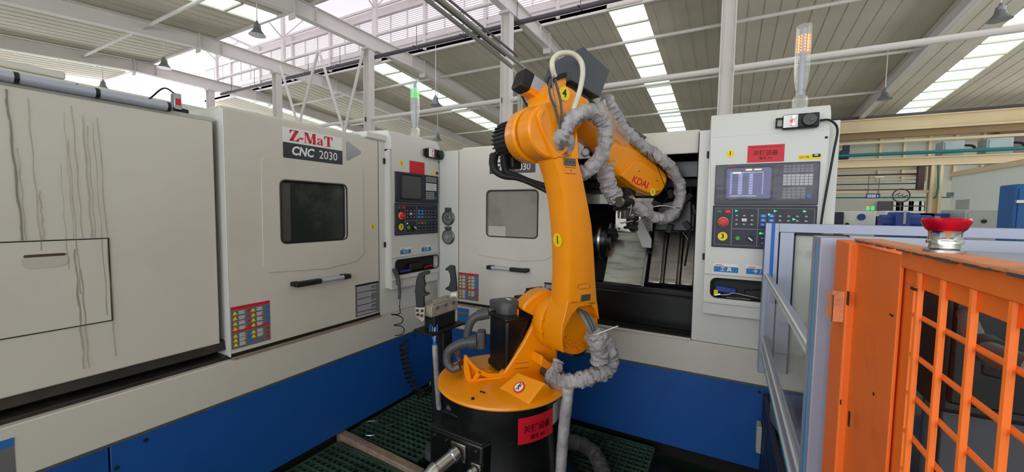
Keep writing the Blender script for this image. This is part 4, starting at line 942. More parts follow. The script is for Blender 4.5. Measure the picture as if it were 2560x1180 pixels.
# rear junction box towards the camera
cj = V((-1.30, 1.50, 0)); jx = V((cos(-.15), sin(-.15), 0)); jy = V((-jx.y, jx.x, 0))
JB = [DP(1073, 1068, 2.17), DP(1130, 1034, 2.30), DP(1262, 1075, 2.02), DP(1205, 1113, 1.88)]
zj = .42
def JP(x, y): return ZP(x, y, zj)
A1, B1, C1, D1 = JP(1074, 1068), JP(1132, 1032), JP(1270, 1085), JP(1205, 1118)
jb = MB().prism([A1, B1, C1, D1], (0, 0, -.40)).build('junction_box', 'black_gloss', rb, .012)
lx = (D1-A1).normalized(); ly = (B1-A1).normalized(); nx = V((lx.y, -lx.x, 0)).normalized()
MB().prism([A1+(D1-A1)*.0+UZ*.0, B1, C1, D1], (0, 0, .012)).build('box_lid', 'black', jb, .004)
cc = A1+(C1-A1)*.45+(B1-D1)*.12
MB().obox(cc+UZ*.045, lx, V((-lx.y, lx.x, 0)), UZ, .085, .06, .045).build('cable_cover', 'black_gloss', jb, .01)
MB().obox(cc+UZ*.095+V((-lx.y, lx.x, 0))*.01, lx, V((-lx.y, lx.x, 0)), UZ, .07, .05, .014).build('cover_cap', 'motor_grey', jb, .008)
MB()._lathe(C1+V((-.01, .02, -.40)), UZ, [(.10, .0), (.10, .39), (.09, .405), (.0, .41)], 28).build('box_shoulder', 'black_gloss', jb)
for f in (.1, .35, .6, .9): 
    c = A1+(D1-A1)*f+nx*.001-UZ*.03; MB().cyl(c, c+nx*.006, .006, 8).build('screw', 'steel', jb)
def connector(px, py, tx, ty, r, nm):
    a = None
    fp = D1+(A1-D1)*.5
    n = (fp-CP)
    # hit the front face plane of the box
    d = ray(px, py); a = CP+d*(((A1-CP).dot(nx))/d.dot(nx)); 
    ax = (nx*1.+lx*-.35+UZ*-.35).normalized()
    o = MB().obox(a+nx*.006, lx, UZ, nx, r*1.35, r*1.35, .006).build('connector_flange', 'steel_dirty', jb, .004)
    MB()._lathe(a+nx*.01, ax, [(r*1.0, 0), (r*1.0, .02), (r*1.12, .022), (r*1.12, .035), (r, .04), (r*.95, .12), (r*1.2, .125), (r*1.2, .15), (r*1.05, .16), (r*.9, .2)], 28).build('connector_shell', 'steel', o)
    for i in (-1, 1):
        for j in (-1, 1): MB().cyl(a+lx*r*1.1*i+UZ*r*1.1*j+nx*.012, a+lx*r*1.1*i+UZ*r*1.1*j+nx*.016, .005, 8).build('screw', 'steel', o)
    return a, ax
a, ax = connector(1148, 1128, 0, 0, .034, '')
MB().tube(spline([a+ax*.2, a+ax*.3, a+ax*.36-UZ*.1, a+ax*.4-UZ*.25], 5), .026, 12).build('connector_cable', 'black_rubber', jb)
connector(1192, 1172, 0, 0, .022, '')
# placard and plates on the pedestal
def wrap_plate(x0, y0, x1, y1, R_, name, m, par, th=.002, n=8, label=None):
    def hit(px, py):
        d = ray(px, py); ox, oy = CP.x-RC.x, CP.y-RC.y
        A_ = d.x**2+d.y**2; B_ = 2*(ox*d.x+oy*d.y); C_ = ox*ox+oy*oy-R_*R_
        t_ = (-B_-sqrt(max(0, B_*B_-4*A_*C_)))/(2*A_); return CP+d*t_
    L_, R2 = hit(x0, (y0+y1)/2), hit(x1, (y0+y1)/2); a0 = math.atan2(L_.y-RC.y, L_.x-RC.x); a1 = math.atan2(R2.y-RC.y, R2.x-RC.x)
    zt_, zb_ = hit(x0, y0).z, hit(x0, y1).z
    vs = []
    for k in range(n+1):
        a = a0+(a1-a0)*k/n
        for z in (zb_, zt_): vs.append(RC+V((R_*cos(a), R_*sin(a), z)))
    o = MB().add(vs, [(2*k, 2*k+2, 2*k+3, 2*k+1) for k in range(n)]).build(name, m, par, 0, 2, label)
    am = (a0+a1)/2
    return o, V((cos(am), sin(am), 0)), (zb_+zt_)/2, (a0, a1, zb_, zt_)
rp, nn, zc, (pa0, pa1, pz0, pz1) = wrap_plate(1295, 1047, 1381, 1113, .332, 'red_placard', 'sticker_red', rb, label='red placard with dark writing')
def curved_text(s, size, m, zc, R_, par, am, bold=.0008):
    o = text('lettering', s, size, m, (0, 0, 0), (1, 0, 0), (0, 1, 0), None, .0004, bold)
    for v in o.data.vertices:
        a = am+v.co.x/R_; v.co = RC+V((R_+v.co.z, 0, 0))*0+V(((R_+abs(v.co.z)*.3+.0008)*cos(a), (R_+abs(v.co.z)*.3+.0008)*sin(a), zc+v.co.y))
    setp(o, par); return o
am = (pa0+pa1)/2
curved_text('关键设备', .042, 'ink_red', zc+.004, .332, rp, am); curved_text('编号 A4', .026, 'ink_red', zc-.04, .332, rp, am, .0005)
wrap_plate(1382, 1010, 1402, 1062, .331, 'spec_plate', 'far_grey', rb, label='pale printed plate')
# turntable
tt = MB()._lathe(RC, UZ, [(.30, .592), (.362, .594), (.368, .602), (.364, .612), (.345, .618), (.22, .628), (.0, .63)], 72).build('turntable', 'paint_yellow', rb)
for px_, py_ in ((1203, 983), (1182, 999), (1140, 925), (1210, 985)):
    c = ZP(px_, py_, .618); MB().cyl(c, c+UZ*.01, .008, 10).build('bolt', 'black', tt)
def hull(name, pts, m, par, bev=.012):
    bm = bmesh.new(); [bm.verts.new(p) for p in pts]; r_ = bmesh.ops.convex_hull(bm, input=bm.verts); bm.verts.ensure_lookup_table()
    me = bpy.data.meshes.new(name); bm.to_mesh(me); bm.free(); me.materials.append(MATS[m])
    for p in me.polygons: p.use_smooth = True
    me.set_sharp_from_angle(angle=radians(25))
    o = bpy.data.objects.new(name, me); COL.objects.link(o); b = o.modifiers.new('b', 'BEVEL'); b.width = bev; b.segments = 3; b.limit_method = 'ANGLE'; b.angle_limit = radians(25)
    setp(o, par); return o
Q1, Q2, Q3, Q4, Q5 = ZP(1292, 928, .70), ZP(1362, 956, .70), ZP(1320, 1010, .618), ZP(1243, 972, .625), ZP(1383, 982, .622)
pad = hull('sloped_pad', [Q1, Q2, Q3, Q4, Q5]+[V((q.x, q.y, .60)) for q in (Q1, Q2, Q3, Q4, Q5)]+[Q2-PX*.0+V((.02, .03, -.03))], 'paint_yellow', rb, .014)
pn = (Q4-Q1).cross(Q2-Q1).normalized(); pn = pn if pn.z > 0 else -pn
def PP(x, y): d = ray(x, y); return CP+d*((Q1-CP).dot(pn)/d.dot(pn))
c = PP(1298, 969)+pn*.003; px1 = (Q3-Q4).normalized(); px1 = (px1-pn*px1.dot(pn)).normalized(); up_ = pn.cross(px1); up_ = up_ if up_.z > 0 else -up_; nz = pn
sgn = MB().prism(disc_pts(c, px1, up_, .031, 28), nz*.0012).build('no_step_sign', 'print_red', rb, 0, 2, 'round red and white prohibition sign with a walking figure')
MB().prism(disc_pts(c+nz*.0013, px1, up_, .0245, 24), nz*.0006).build('sign_face', 'print_white', sgn)
fg = MB()
for p0, p1, r_ in (((-.002, .014), (.0, -.002), .0034), ((0, -.002), (-.009, -.017), .0024), ((0, -.002), (.009, -.016), .0024), ((-.001, .01), (-.011, .002), .002), ((-.001, .01), (.011, .005), .002), ((-.005, .018), (-.001, .018), .0036)):
    fg.cyl(c+nz*.002+px1*p0[0]+up_*p0[1], c+nz*.002+px1*p1[0]+up_*p1[1], r_, 6)
fg.build('sign_figure', 'ink', sgn)
MB().cyl(c+nz*.0025+px1*.012+up_*.024, c+nz*.0025-px1*.012-up_*.024, .0018, 6).build('sign_bar', 'print_red', sgn)
# carousel side wall: a curved cheek rising to the shoulder, nearly parallel to the arm
WL = ZP(1165, 955, .63); wdir = V((cos(radians(46)), sin(radians(46)), 0)); wn_ = V((-wdir.y, wdir.x, 0))
def CPt(x, y): d = ray(x, y); return CP+d*((WL-CP).dot(wn_)/d.dot(wn_))
zj_ = SP(1447, 822, .31); es = (zj_-RC).dot(PX); zs = zj_.z
MB().prism([CPt(x, y) for x, y in [(1176, 948), (1215, 947), (1248, 941), (1262, 928), (1285, 895), (1310, 855), (1328, 820), (1338, 796), (1343, 776), (1352, 757), (1385, 757), (1392, 850), (1396, 915), (1402, 935), (1385, 962), (1330, 985), (1270, 988), (1215, 980), (1180, 964)]], wn_*.035).build('carousel_cheek', 'paint_yellow', rb, .010, 3)
MB().prism([CPt(x, y) for x, y in [(1162, 892), (1168, 891), (1180, 906), (1198, 923), (1222, 934), (1250, 935), (1262, 926), (1258, 942), (1220, 946), (1192, 933), (1174, 913)]], wn_*.035).build('cheek_rim', 'paint_yellow', rb, .004, 2)
MB().prism([CPt(x, y) for x, y in [(1162, 893), (1171, 905), (1179, 946), (1182, 962), (1166, 953), (1160, 925)]], wn_*.035).build('cheek_rib', 'paint_yellow', rb, .004, 2)
MB().prism([CPt(x, y) for x, y in [(1197, 924), (1206, 930), (1190, 955), (1180, 953)]], wn_*.03).build('cheek_rib', 'paint_yellow', rb, .003, 2)
MB().prism([CPt(x, y) for x, y in [(1170, 905), (1200, 925), (1250, 938), (1245, 985), (1180, 965)]], wn_*.004).build('cheek_web', 'paint_yellow', rb).location = wn_*.034
MB().obox(CPt(1291, 898)-wn_*.001, wdir, UZ, wn_, .0, .0, .0)
MB().obox(CPt(1304, 907)-wn_*.002, wdir, UZ, wn_, .04, .0012, .001).obox(CPt(1304, 920)-wn_*.002, wdir, UZ, wn_, .04, .0012, .001).build('cast_mark', 'rust', rb)
MB().prism([CPt(x, y)+wn_*.0 for x, y in ((1305, 776), (1311, 760), (1324, 748), (1343, 734), (1360, 728), (1385, 728), (1385, 800), (1345, 806), (1338, 792))], wn_*.13).build('shoulder_block', 'paint_yellow', rb, .014, 3)
sh = MB()._lathe(W(es, .10, zs), AX, [(.155, 0), (.16, .008), (.16, .075), (.155, .083), (.142, .086), (.138, .10), (.134, .112)], 48).build('shoulder_bearing', 'paint_yellow', rb)
for k in range(14):
    a = 2*pi*k/14+.2; c = W(es, .184, zs)+PX*(.148*cos(a))+UZ*(.148*sin(a)); MB().cyl(c, c+AX*.014, .010, 12).build('bolt', 'paint_yellow', sh)
MB().prism([SP(x, y, .19) for x, y in ((1356, 888), (1372, 905), (1400, 912), (1407, 922), (1396, 938), (1352, 915))], -AX*.10).build('cable_ledge', 'paint_yellow', rb, .008)
MB().cyl(SP(1362, 928, .10), SP(1380, 926, .19), .036, 20).build('cable_duct', 'casting', rb)
# axis-one motor with its grey cap and connectors
mc = DP(1250, 855, 2.2)
mt = MB().prism([ZP(1183, 799, .93)*1, ZP(1230, 782, .93), ZP(1326, 795, .93), ZP(1296, 838, .93), ZP(1218, 815, .93)], (0, 0, -.28)) if False else MB().obox(W(.08, -.055, .80), AX, PX, UZ, .10, .09, .15)
mt = mt.build('axis_motor', 'black_gloss', rb, .02, 3)
MB().obox(W(.08, -.055, .945), AX, PX, UZ, .11, .10, .012).build('motor_flange', 'black_gloss', mt, .01)
MB().obox(W(.08, -.055, .655), AX, PX, UZ, .105, .095, .02).build('motor_foot', 'black', mt, .01)
mcp = MB()._lathe(W(.075, -.075, .955), UZ, [(.078, 0), (.078, .065), (.072, .075), (0, .078)], 10).build('motor_cap', 'motor_grey', mt, .004)
MB().obox(W(.055, -.145, .99), AX, PX, UZ, .05, .045, .03).build('cap_box', 'motor_grey', mt, .01)
lab_ = MB().obox(W(.075, -.075, 1.034), AX, PX, UZ, .022, .008, .001).build('cap_label', 'print_white', mt)
MB().cyl(W(.09, .005, .955), W(.09, .005, .99), .006, 8).build('orange_tag', 'paint_orange', mt)
def flex(pts, r, name, m, par, seg=6):
    P = spline(pts, seg); rad = [r*(1+.07*(i % 2)) for i in range(len(P))]
    return MB().tube(P, r, 14, True, rad).build(name, m, par)
k1 = [DP(1215, 785, 2.2), DP(1198, 788, 2.2), DP(1180, 800, 2.2), DP(1172, 818, 2.2), DP(1166, 842, 2.2)]
MB().cyl(DP(1222, 783, 2.2), DP(1196, 788, 2.2), .031, 18).build('elbow_collar', 'motor_grey', mt)
MB().tube(spline(k1, 6), 0, 14, True, [.028-.008*i/24 for i in range(25)]).build('motor_elbow', 'motor_grey', mt)
MB().obox(DP(1203, 848, 2.22), RT, FW, UZ, .024, .05, .05).build('connector_box', 'motor_grey', mt, .012)
MB().cyl(DP(1192, 853, 2.2), DP(1172, 855, 2.2), .038, 18).build('elbow_collar', 'motor_grey', mt)
MB().tube(spline([DP(1180, 853, 2.2), DP(1158, 858, 2.2), DP(1138, 866, 2.2), DP(1122, 878, 2.2), DP(1117, 895, 2.2)], 6), 0, 14, True, [.031-.008*i/24 for i in range(25)]).build('motor_elbow', 'motor_grey', mt)
flex([DP(1117, 893, 2.2), DP(1120, 910, 2.2), DP(1132, 922, 2.2), DP(1150, 916, 2.2)], .022, 'motor_cable', 'casting', mt)
for k in range(2): MB().tube(spline([EP(1140+6*k, 880, -.15), DP(1146, 895, 2.2), EP(1152+4*k, 908, -.16)], 4), .012, 8).build('cable_clamp', 'rust', mt)
# shoulder motor behind (finned, black)
sm = MB().obox(W(.33, -.06, .98), AX, PX, UZ, .13, .075, .065).build('shoulder_motor', 'black', rb, .01)
for k in range(7): MB().obox(W(.275+k*.018, -.06, 1.05), AX, PX, UZ, .13, .004, .012).build('cooling_fin', 'black', sm)
MB().obox(W(.24, -.13, .965), AX, PX, UZ, .08, .05, .055).build('motor_box', 'black', sm, .01)
# lower arm: profile in the arm plane, thickness along the elbow axis
SO = .36; TH = .150
prof = [(1343, 276), (1352, 268), (1362, 266), (1363, 276), (1354, 290), (1355, 312), (1364, 335), (1378, 356), (1392, 375), (1405, 387), (1420, 391), (1430, 386), (1436, 372), (1439, 350), (1441, 322), (1445, 345), (1447, 385), (1462, 449), (1474, 510), (1483, 563), (1488, 620), (1490, 660), (1493, 720), (1499, 800), (1495, 785), (1489, 772), (1479, 762), (1463, 759), (1446, 767), (1428, 787), (1410, 822), (1404, 850), (1408, 885), (1401, 872), (1400, 850), (1404, 820), (1412, 795), (1418, 762), (1422, 675), (1421, 620), (1418, 570), (1411, 500), (1398, 440), (1380, 385), (1360, 340), (1347, 305)]
def arm_prism():
    return MB()
# the arm is lofted as closed sections so that both the narrow front and the broad face are true surfaces
ridge = [(1344, 290), (1352, 318), (1364, 345), (1380, 385), (1398, 440), (1411, 500), (1418, 570), (1421, 620), (1422, 675), (1418, 762), (1412, 795)]
back = [(1441, 322), (1443, 340), (1445, 362), (1450, 400), (1462, 449), (1474, 510), (1483, 563), (1488, 620), (1490, 660), (1494, 730), (1497, 770)]
def lerp2(P, t):
    f = t*(len(P)-1); i = min(int(f), len(P)-2); f -= i; return P[i][0]*(1-f)+P[i+1][0]*f, P[i][1]*(1-f)+P[i+1][1]*f
sec = MB(); NS = 40; ring_n = 16; vs = []; fs = []
y_top, y_bot = 392, 765
def at_y(P, y):
    for i in range(len(P)-1):
        if P[i][1] <= y <= P[i+1][1]:
            f = (y-P[i][1])/(P[i+1][1]-P[i][1]); return P[i][0]*(1-f)+P[i+1][0]*f
    return P[-1][0] if y > P[-1][1] else P[0][0]
for j in range(NS+1):
    y = y_top+(y_bot-y_top)*j/NS
    a = SP(at_y(ridge, y), y, SO); b = SP(at_y(back, y), y, SO)
    # make each section level: take the pair at the mean height
    zm = (a.z+b.z)/2; a = V((a.x, a.y, zm)); b = V((b.x, b.y, zm))
    dq = (b-a); L_ = dq.length; dq.normalize()
    bv = .022
    cs = [(bv*.3, 0), (bv, -.0), (L_-bv, 0), (L_-bv*.3, -bv*.3), (L_, -bv), (L_, -TH+bv), (L_-bv*.3, -TH+bv*.3), (L_-bv, -TH), (bv, -TH), (bv*.3, -TH+bv*.3), (0, -TH+bv), (-.004, -TH*.5), (0, -bv), (bv*.1, -bv*.4)]
    cs = [(bv*1.2, 0), (L_-bv, 0), (L_-bv*.3, -bv*.3), (L_, -bv), (L_, -TH+bv), (L_-bv*.3, -TH+bv*.3), (L_-bv, -TH), (bv, -TH), (bv*.3, -TH+bv*.3), (0, -TH+bv), (-.004, -TH*.5), (0, -bv*1.4), (bv*.35, -bv*.5)]
    n_ = len(cs); k0 = len(vs)
    for u, v in cs: vs.append(a+dq*u+AX*v)
    if j: fs += [(k0-n_+k, k0-n_+(k+1) % n_, k0+(k+1) % n_, k0+k) for k in range(n_)]
fs.append(tuple(range(n_))); fs.append(tuple(len(vs)-n_+k for k in range(n_)))
arm = sec.add(vs, fs).build('lower_arm', 'paint_yellow', rb)
# fork at the top of the arm, open upwards on the outer side
fk = [(1344, 288), (1350, 276), (1360, 270), (1362, 280), (1356, 292), (1356, 312), (1365, 335), (1378, 356), (1392, 375), (1405, 387), (1420, 391), (1430, 386), (1436, 372), (1439, 350), (1441, 322), (1445, 345), (1448, 397), (1386, 397), (1380, 385), (1364, 345), (1352, 318)]
MB().prism([SP(x, y, SO) for x, y in fk], -AX*TH).build('arm_fork', 'paint_yellow', arm, .006, 3)
# shell at the foot of the arm around the shoulder joint
ft = [(1412, 790), (1418, 762), (1420, 752), (1493, 752), (1499, 800), (1494, 785), (1488, 772), (1478, 763), (1463, 760), (1447, 768), (1430, 788), (1413, 822), (1408, 850), (1411, 884), (1404, 872), (1402, 845), (1405, 815)]
MB().prism([SP(x, y, SO) for x, y in ft], -AX*TH).build('arm_foot', 'paint_yellow', arm, .006, 3)
jd = MB()._lathe(zj_-AX*.11, AX, [(.135, 0), (.142, .01), (.142, .095), (.135, .11), (.0, .11)], 56).build('shoulder_disc', 'paint_yellow', arm)
for k in range(9):
    a = radians(-160+k*20+(8 if k > 4 else 0)); 
    for rr in (.112, .088):
        c = zj_+PX*(rr*cos(a))+UZ*(rr*sin(a)); o = MB()._lathe(c, AX, [(.011, 0), (.011, .012), (.006, .012), (.006, .006), (0, .006)], 12).build('bolt', 'paint_yellow', jd)
MB().prism([SP(1428, 893, .30), SP(1436, 880, .30), SP(1463, 868, .30), SP(1470, 875, .30), SP(1450, 893, .30)], -AX*.1).build('rubber_stop', 'black', arm, .006)
number_sticker(SP(1391, 603, SO-.0)+(-PX*.001), (AX+PX*.15).normalized(), UZ, .033, '1', arm) if False else None
# sticker on the narrow front of the arm
def fp_(y, back_=.0025): a = SP(at_y(ridge, y), y, SO); return a
cf = fp_(603)-AX*(TH*.5)-PX*.0055
updir = (fp_(560)-fp_(640)).normalized()
number_sticker(cf-PX*.0005, AX, updir, .036, '1', arm)
tp = SP(1424, 405, SO+.0005); tdir = PX
MB().obox(tp+AX*.002, PX, updir, AX, .038, .018, .002).build('tag_plate', 'casting', arm, .006, 2)
for i in (-1, 0, 1): MB().cyl(tp+PX*.024*i+AX*.004, tp+PX*.024*i+AX*.006, .004, 8).build('plate_screw', 'black', arm)
for y in (419, 434): MB().obox(SP(1426, y, SO)+AX*.0005, PX, UZ, AX, .035, .0015, .0008).build('cast_mark', 'rust', arm)
text('cast_mark', '4', .018, 'rust', SP(1427, 427, SO)+AX*.0005, PX, UZ, arm, .0005)
text('cast_mark', 'KR 20', .026, 'rust', SP(1460, 716, SO)+AX*.0005, PX, UZ, arm, .0003) if False else MB().obox(SP(1460, 710, SO), PX, UZ, AX, .03, .0012, .0008).obox(SP(1460, 722, SO), PX, UZ, AX, .03, .0012, .0008).obox(SP(1445, 716, SO), PX, UZ, AX, .002, .012, .0008).obox(SP(1475, 716, SO), PX, UZ, AX, .002, .012, .0008).build('cast_mark', 'rust', arm)
MB().obox(SP(1464, 744, SO+.002), PX, (UZ+PX*.1).normalized(), AX, .032, .017, .003).build('tag_plate', 'motor_grey', arm, .008)
# elbow drum and motor (left of the arm)
ec = SP(1385, 325, SO); ez = ec.z; ee = (ec-RC).dot(PX)
def EW(s, de=0, dz=0): return RC+PX*(ee+de)+AX*s+UZ*(ez+dz)
hd_ = MB()._lathe(EW(.235), AX, [(.125, 0), (.133, .008), (.133, .10), (.125, .11)], 48).build('arm_head', 'paint_yellow', arm)
MB()._lathe(EW(.22), AX, [(.122, 0), (.122, .02)], 40).build('drum_groove', 'cast' if False else 'rust', arm)
dr = MB()._lathe(EW(.11), AX, [(.11, 0), (.132, .01), (.140, .025), (.142, .10), (.134, .112)], 48).build('elbow_drum', 'paint_yellow', rb)
em = MB()._lathe(EW(-.075), AX, [(.08, 0), (.098, .01), (.104, .02), (.108, .17), (.108, .19)], 14).build('elbow_motor', 'black', rb, .002)
for k in range(30):
    a = 2*pi*k/30; c = EW(.025, .107*cos(a), .107*sin(a)); MB().obox(c, AX, V(PX*cos(a)+UZ*sin(a)), V(-PX*sin(a)+UZ*cos(a)), .085, .005, .004).build('cooling_fin', 'black', em)
MB().obox(EW(.03, -.02, -.125), AX, PX, UZ, .035, .03, .035).build('motor_plug_box', 'black', em, .008)
MB().obox(EW(-.035, -.02, -.105), AX, PX, UZ, .022, .03, .03).build('motor_plug_box', 'black', em, .008)
for q in ([(1235, 390), (1233, 410), (1240, 428), (1262, 441), (1290, 445), (1320, 455), (1352, 470), (1368, 478)], [(1262, 392), (1262, 412), (1268, 432), (1295, 440), (1325, 452), (1350, 460), (1368, 465)]):
    P = [SP(x, y, -.0+.2*i/7) for i, (x, y) in enumerate(q)]
    P2 = spline(P, 5); MB().tube(P2, 0, 12, True, [.026-.013*min(1, i/len(P2)*1.8) for i in range(len(P2))]).build('motor_cable', 'black_rubber', em)
# upper arm
U_S = .16
ua0 = SP(1405, 268, U_S); ua1 = SP(1540, 378, U_S); ud = (ua1-ua0).normalized(); un = AX.cross(ud).normalized()
if un.z < 0: un = -un
ua = MB()._lathe(ua0, ud, [(.10, -.02), (.112, .03), (.112, .10), (.10, .15), (.092, .22), (.088, .40), (.09, .60)], 40).build('upper_arm', 'paint_yellow', rb)
# gear casting marked 4
gc = SP(1408, 262, U_S+.02)
cast = [(1372, 300), (1368, 262), (1374, 225), (1384, 212), (1388, 205), (1392, 198), (1415, 196), (1418, 203), (1416, 214), (1432, 222), (1452, 238), (1470, 247), (1474, 255), (1472, 275), (1465, 300), (1440, 330), (1395, 330)]
MB().prism([SP(x, y, U_S+.10) for x, y in cast], -AX*.19).build('axis_four_casting', 'paint_yellow', ua, .022, 3)
cs_ = SP(1411, 234, U_S+.105)
number_sticker(cs_, PX, UZ, .036, '4', ua)
MB().obox(SP(1388, 276, U_S+.11), PX, UZ, AX, .03, .016, .002).build('tag_plate', 'casting', ua, .005)
# rear motors of the wrist axes
m0 = SP(1378, 252, .10); m1 = SP(1318, 212, .10); md = (m1-m0).normalized(); mn = AX.cross(md).normalized()
if mn.z < 0: mn = -mn
L_ = (m1-m0).length
wm_ = MB().obox((m0+m1)/2+mn*.012, md, AX, mn, L_/2, .044, .036).build('wrist_motor', 'alu_plain', rb, .008)
MB().obox((m0+m1)/2-mn*.03, md, AX, mn, L_/2+.005, .042, .022).build('motor_mount', 'paint_yellow', wm_, .008)
MB().obox(m1+md*.03, md, AX, mn, .034, .048, .052).build('motor_end_cap', 'black', wm_, .014, 3)
MB().obox(m1+md*.03-AX*.05, md, AX, mn, .02, .02, .025).build('motor_plug', 'motor_grey', wm_, .006)
MB().tube(spline([SP(1295, 222, .06), SP(1305, 240, .06), SP(1316, 262, .06), SP(1324, 275, .08)], 5), .006, 8).build('motor_lead', 'black_rubber', wm_)
# grey valve box on top
bk = SP(1459, 116, .27); bud = (SP(1525, 176, .27)-bk).normalized()
bl_ = (SP(1525, 176, .27)-bk).length; bnn = AX.cross(bud).normalized(); bnn = bnn if bnn.z < 0 else -bnn
vb = MB().prism([bk, bk+bud*bl_, bk+bud*bl_+bnn*.17, bk+bnn*.20], -AX*.29).build('valve_box', 'box_grey', rb, .004)
MB().obox(bk+bud*bl_*.55+bnn*.21-AX*.10, bud, AX, bnn, bl_*.46, .07, .02).build('box_bracket', 'black', vb, .004)
for f in (.3, .8): MB().cyl(bk-AX*.24*f+bnn*.03-bud*.001, bk-AX*.24*f+bnn*.03-bud*.004, .004, 8).build('box_screw', 'steel', vb)
# wrist housing with the maker lettering
SW = .25
wh_ = [(1517, 396), (1530, 420), (1551, 441), (1572, 458), (1595, 475), (1622, 487), (1648, 490), (1658, 482), (1667, 468), (1674, 447), (1668, 432), (1645, 408), (1624, 388), (1600, 372), (1570, 358), (1560, 352), (1545, 352), (1530, 342)]
wr = MB().prism([SP(x, y, SW) for x, y in wh_], -AX*.17).build('wrist_housing', 'paint_yellow', rb, .03, 4)
MB().prism([SP(x, y, SW+.012) for x, y in ((1552, 438), (1590, 398), (1606, 402), (1662, 440), (1668, 450), (1655, 478), (1622, 483), (1590, 468))], -AX*.03).build('wrist_cover', 'paint_yellow', wr, .008)
td = (SP(1640, 470, SW)-SP(1575, 440, SW)).normalized(); tu = AX.cross(td); tu = tu if tu.z > 0 else -tu
text('lettering', 'KDAI', .062, 'print_red', SP(1600, 456, SW+.0125), td, tu, wr, .0008, bold=.001, shear=.2)
o = MB().prism(disc_pts(SP(1632, 480, SW+.0125), td, tu, .024), AX*.0006).build('number_sticker', 'sticker_yellow', wr); text('sticker_number', '5', .032, 'ink', SP(1632, 480, SW+.0135), td, tu, o, .0004)
for x, y in ((1598, 428), (1556, 445), (1643, 452)): c = SP(x, y, SW+.012); MB().cyl(c, c+AX*.002, .004, 8).build('screw', 'black', wr)
# cable clamp saddle and black bracket
MB().tube(spline([SP(1372, 196, .24), SP(1385, 200, .26), SP(1398, 192, .27), (SP(1414, 186, .27))], 4), .012, 8).build('cable_saddle', 'black', rb)
MB().tube(spline([SP(1370, 205, .25), SP(1376, 215, .27), SP(1382, 208, .28)], 4), .010, 8).build('cable_saddle', 'black', rb)
# pale hose loop
hl = [(1402, 300), (1425, 300)]
P = [SP(x, y, s_) for x, y, s_ in ((1387, 192, .27), (1381, 170, .28), (1382, 150, .28), (1396, 136, .29), (1417, 132, .30), (1438, 138, .31), (1453, 155, .32), (1457, 178, .33), (1454, 205, .34), (1447, 235, .35), (1438, 262, .36), (1430, 285, .35), (1421, 310, .33))]
MB().tube(spline(P, 6), .013, 14).build('air_hose', 'hose_clear', rb)
for q in ([(1378, 198), (1373, 215), (1376, 240), (1386, 265), (1394, 290), (1400, 320), (1403, 345), (1402, 375)], [(1388, 198), (1393, 220), (1400, 245), (1404, 275), (1405, 305), (1405, 340), (1408, 372)]):
    MB().tube(spline([SP(x, y, .37) for x, y in q], 5), .0065, 8).build('arm_cable', 'motor_grey', rb)
MB().tube(spline([SP(x, y, .37) for x, y in ((1386, 190), (1380, 200), (1386, 240), (1392, 268))], 5), .004, 8).build('arm_cable', 'hose_grey', rb)
# cloth-wrapped dress pack
def slv(name, pts, r, seed, m='fabric', amp=.2, lab=None): return sleeve(MB(), pts, r, seed, amp).build(name, m, rb, 0, 2, lab)
slv('cable_sleeve', [SP(1392, 372, .30), SP(1398, 350, .34), (SP(1410, 330, .36)), SP(1424, 305, .37), SP(1445, 288, .38), SP(1470, 280, .38), SP(1492, 288, .37), SP(1508, 308, .36), SP(1514, 340, .36), SP(1508, 375, .35), SP(1493, 405, .33), SP(1470, 425, .30), SP(1450, 438, .26)], .040, 1)
slv('cable_sleeve', [SP(1425, 385, .30), SP(1420, 355, .34), SP(1412, 340, .34), (SP(1402, 362, .30)), SP(1405, 385, .28)], .034, 2, 'fabric')
sw2 = SP(1500, 262, .16)
slv('clear_sleeve', [SP(1490, 260, .24), SP(1510, 300, .25), SP(1535, 330, .24), SP(1556, 352, .22)], .05, 5, 'clear_plastic', .1, 'clear plastic wrapping')
slv('cable_sleeve', [SP(1512, 244, .22), SP(1528, 268, .22), SP(1545, 298, .22), SP(1562, 325, .23), SP(1588, 352, .25), SP(1615, 372, .27), SP(1640, 390, .28), SP(1662, 405, .29), SP(1682, 428, .29), SP(1697, 460, .28), SP(1700, 495, .27), SP(1690, 525, .26), SP(1668, 543, .25), SP(1640, 545, .25), SP(1612, 532, .25), SP(1588, 515, .25), SP(1572, 500, .24)], .036, 3, 'fabric', .22)
slv('cable_sleeve', [SP(1515, 246, .20), SP(1540, 285, .20), SP(1570, 322, .21), SP(1605, 352, .23)], .028, 8, 'fabric_dark', .3)
slv('cable_sleeve', [SP(1519, 400, .2), SP(1514, 425, .2), SP(1518, 455, .2), SP(1528, 480, .2), SP(1540, 498, .2)], .05, 4, 'fabric', .22)
for x0, y0, x1, y1 in ((1625, 372, 1672, 490), (1618, 378, 1618, 400), (1690, 470, 1660, 505), (1640, 515, 1700, 520), (1530, 330, 1532, 352)):
    MB().cyl(SP(x0, y0, .30), SP(x1, y1, .30), .0022, 6).build('cable_tie', 'black', rb)
MB().tube(spline([SP(1634, 517, .3), SP(1660, 514, .31), SP(1690, 520, .3)], 4), .0024, 6).build('cable_tie', 'print_white', rb)
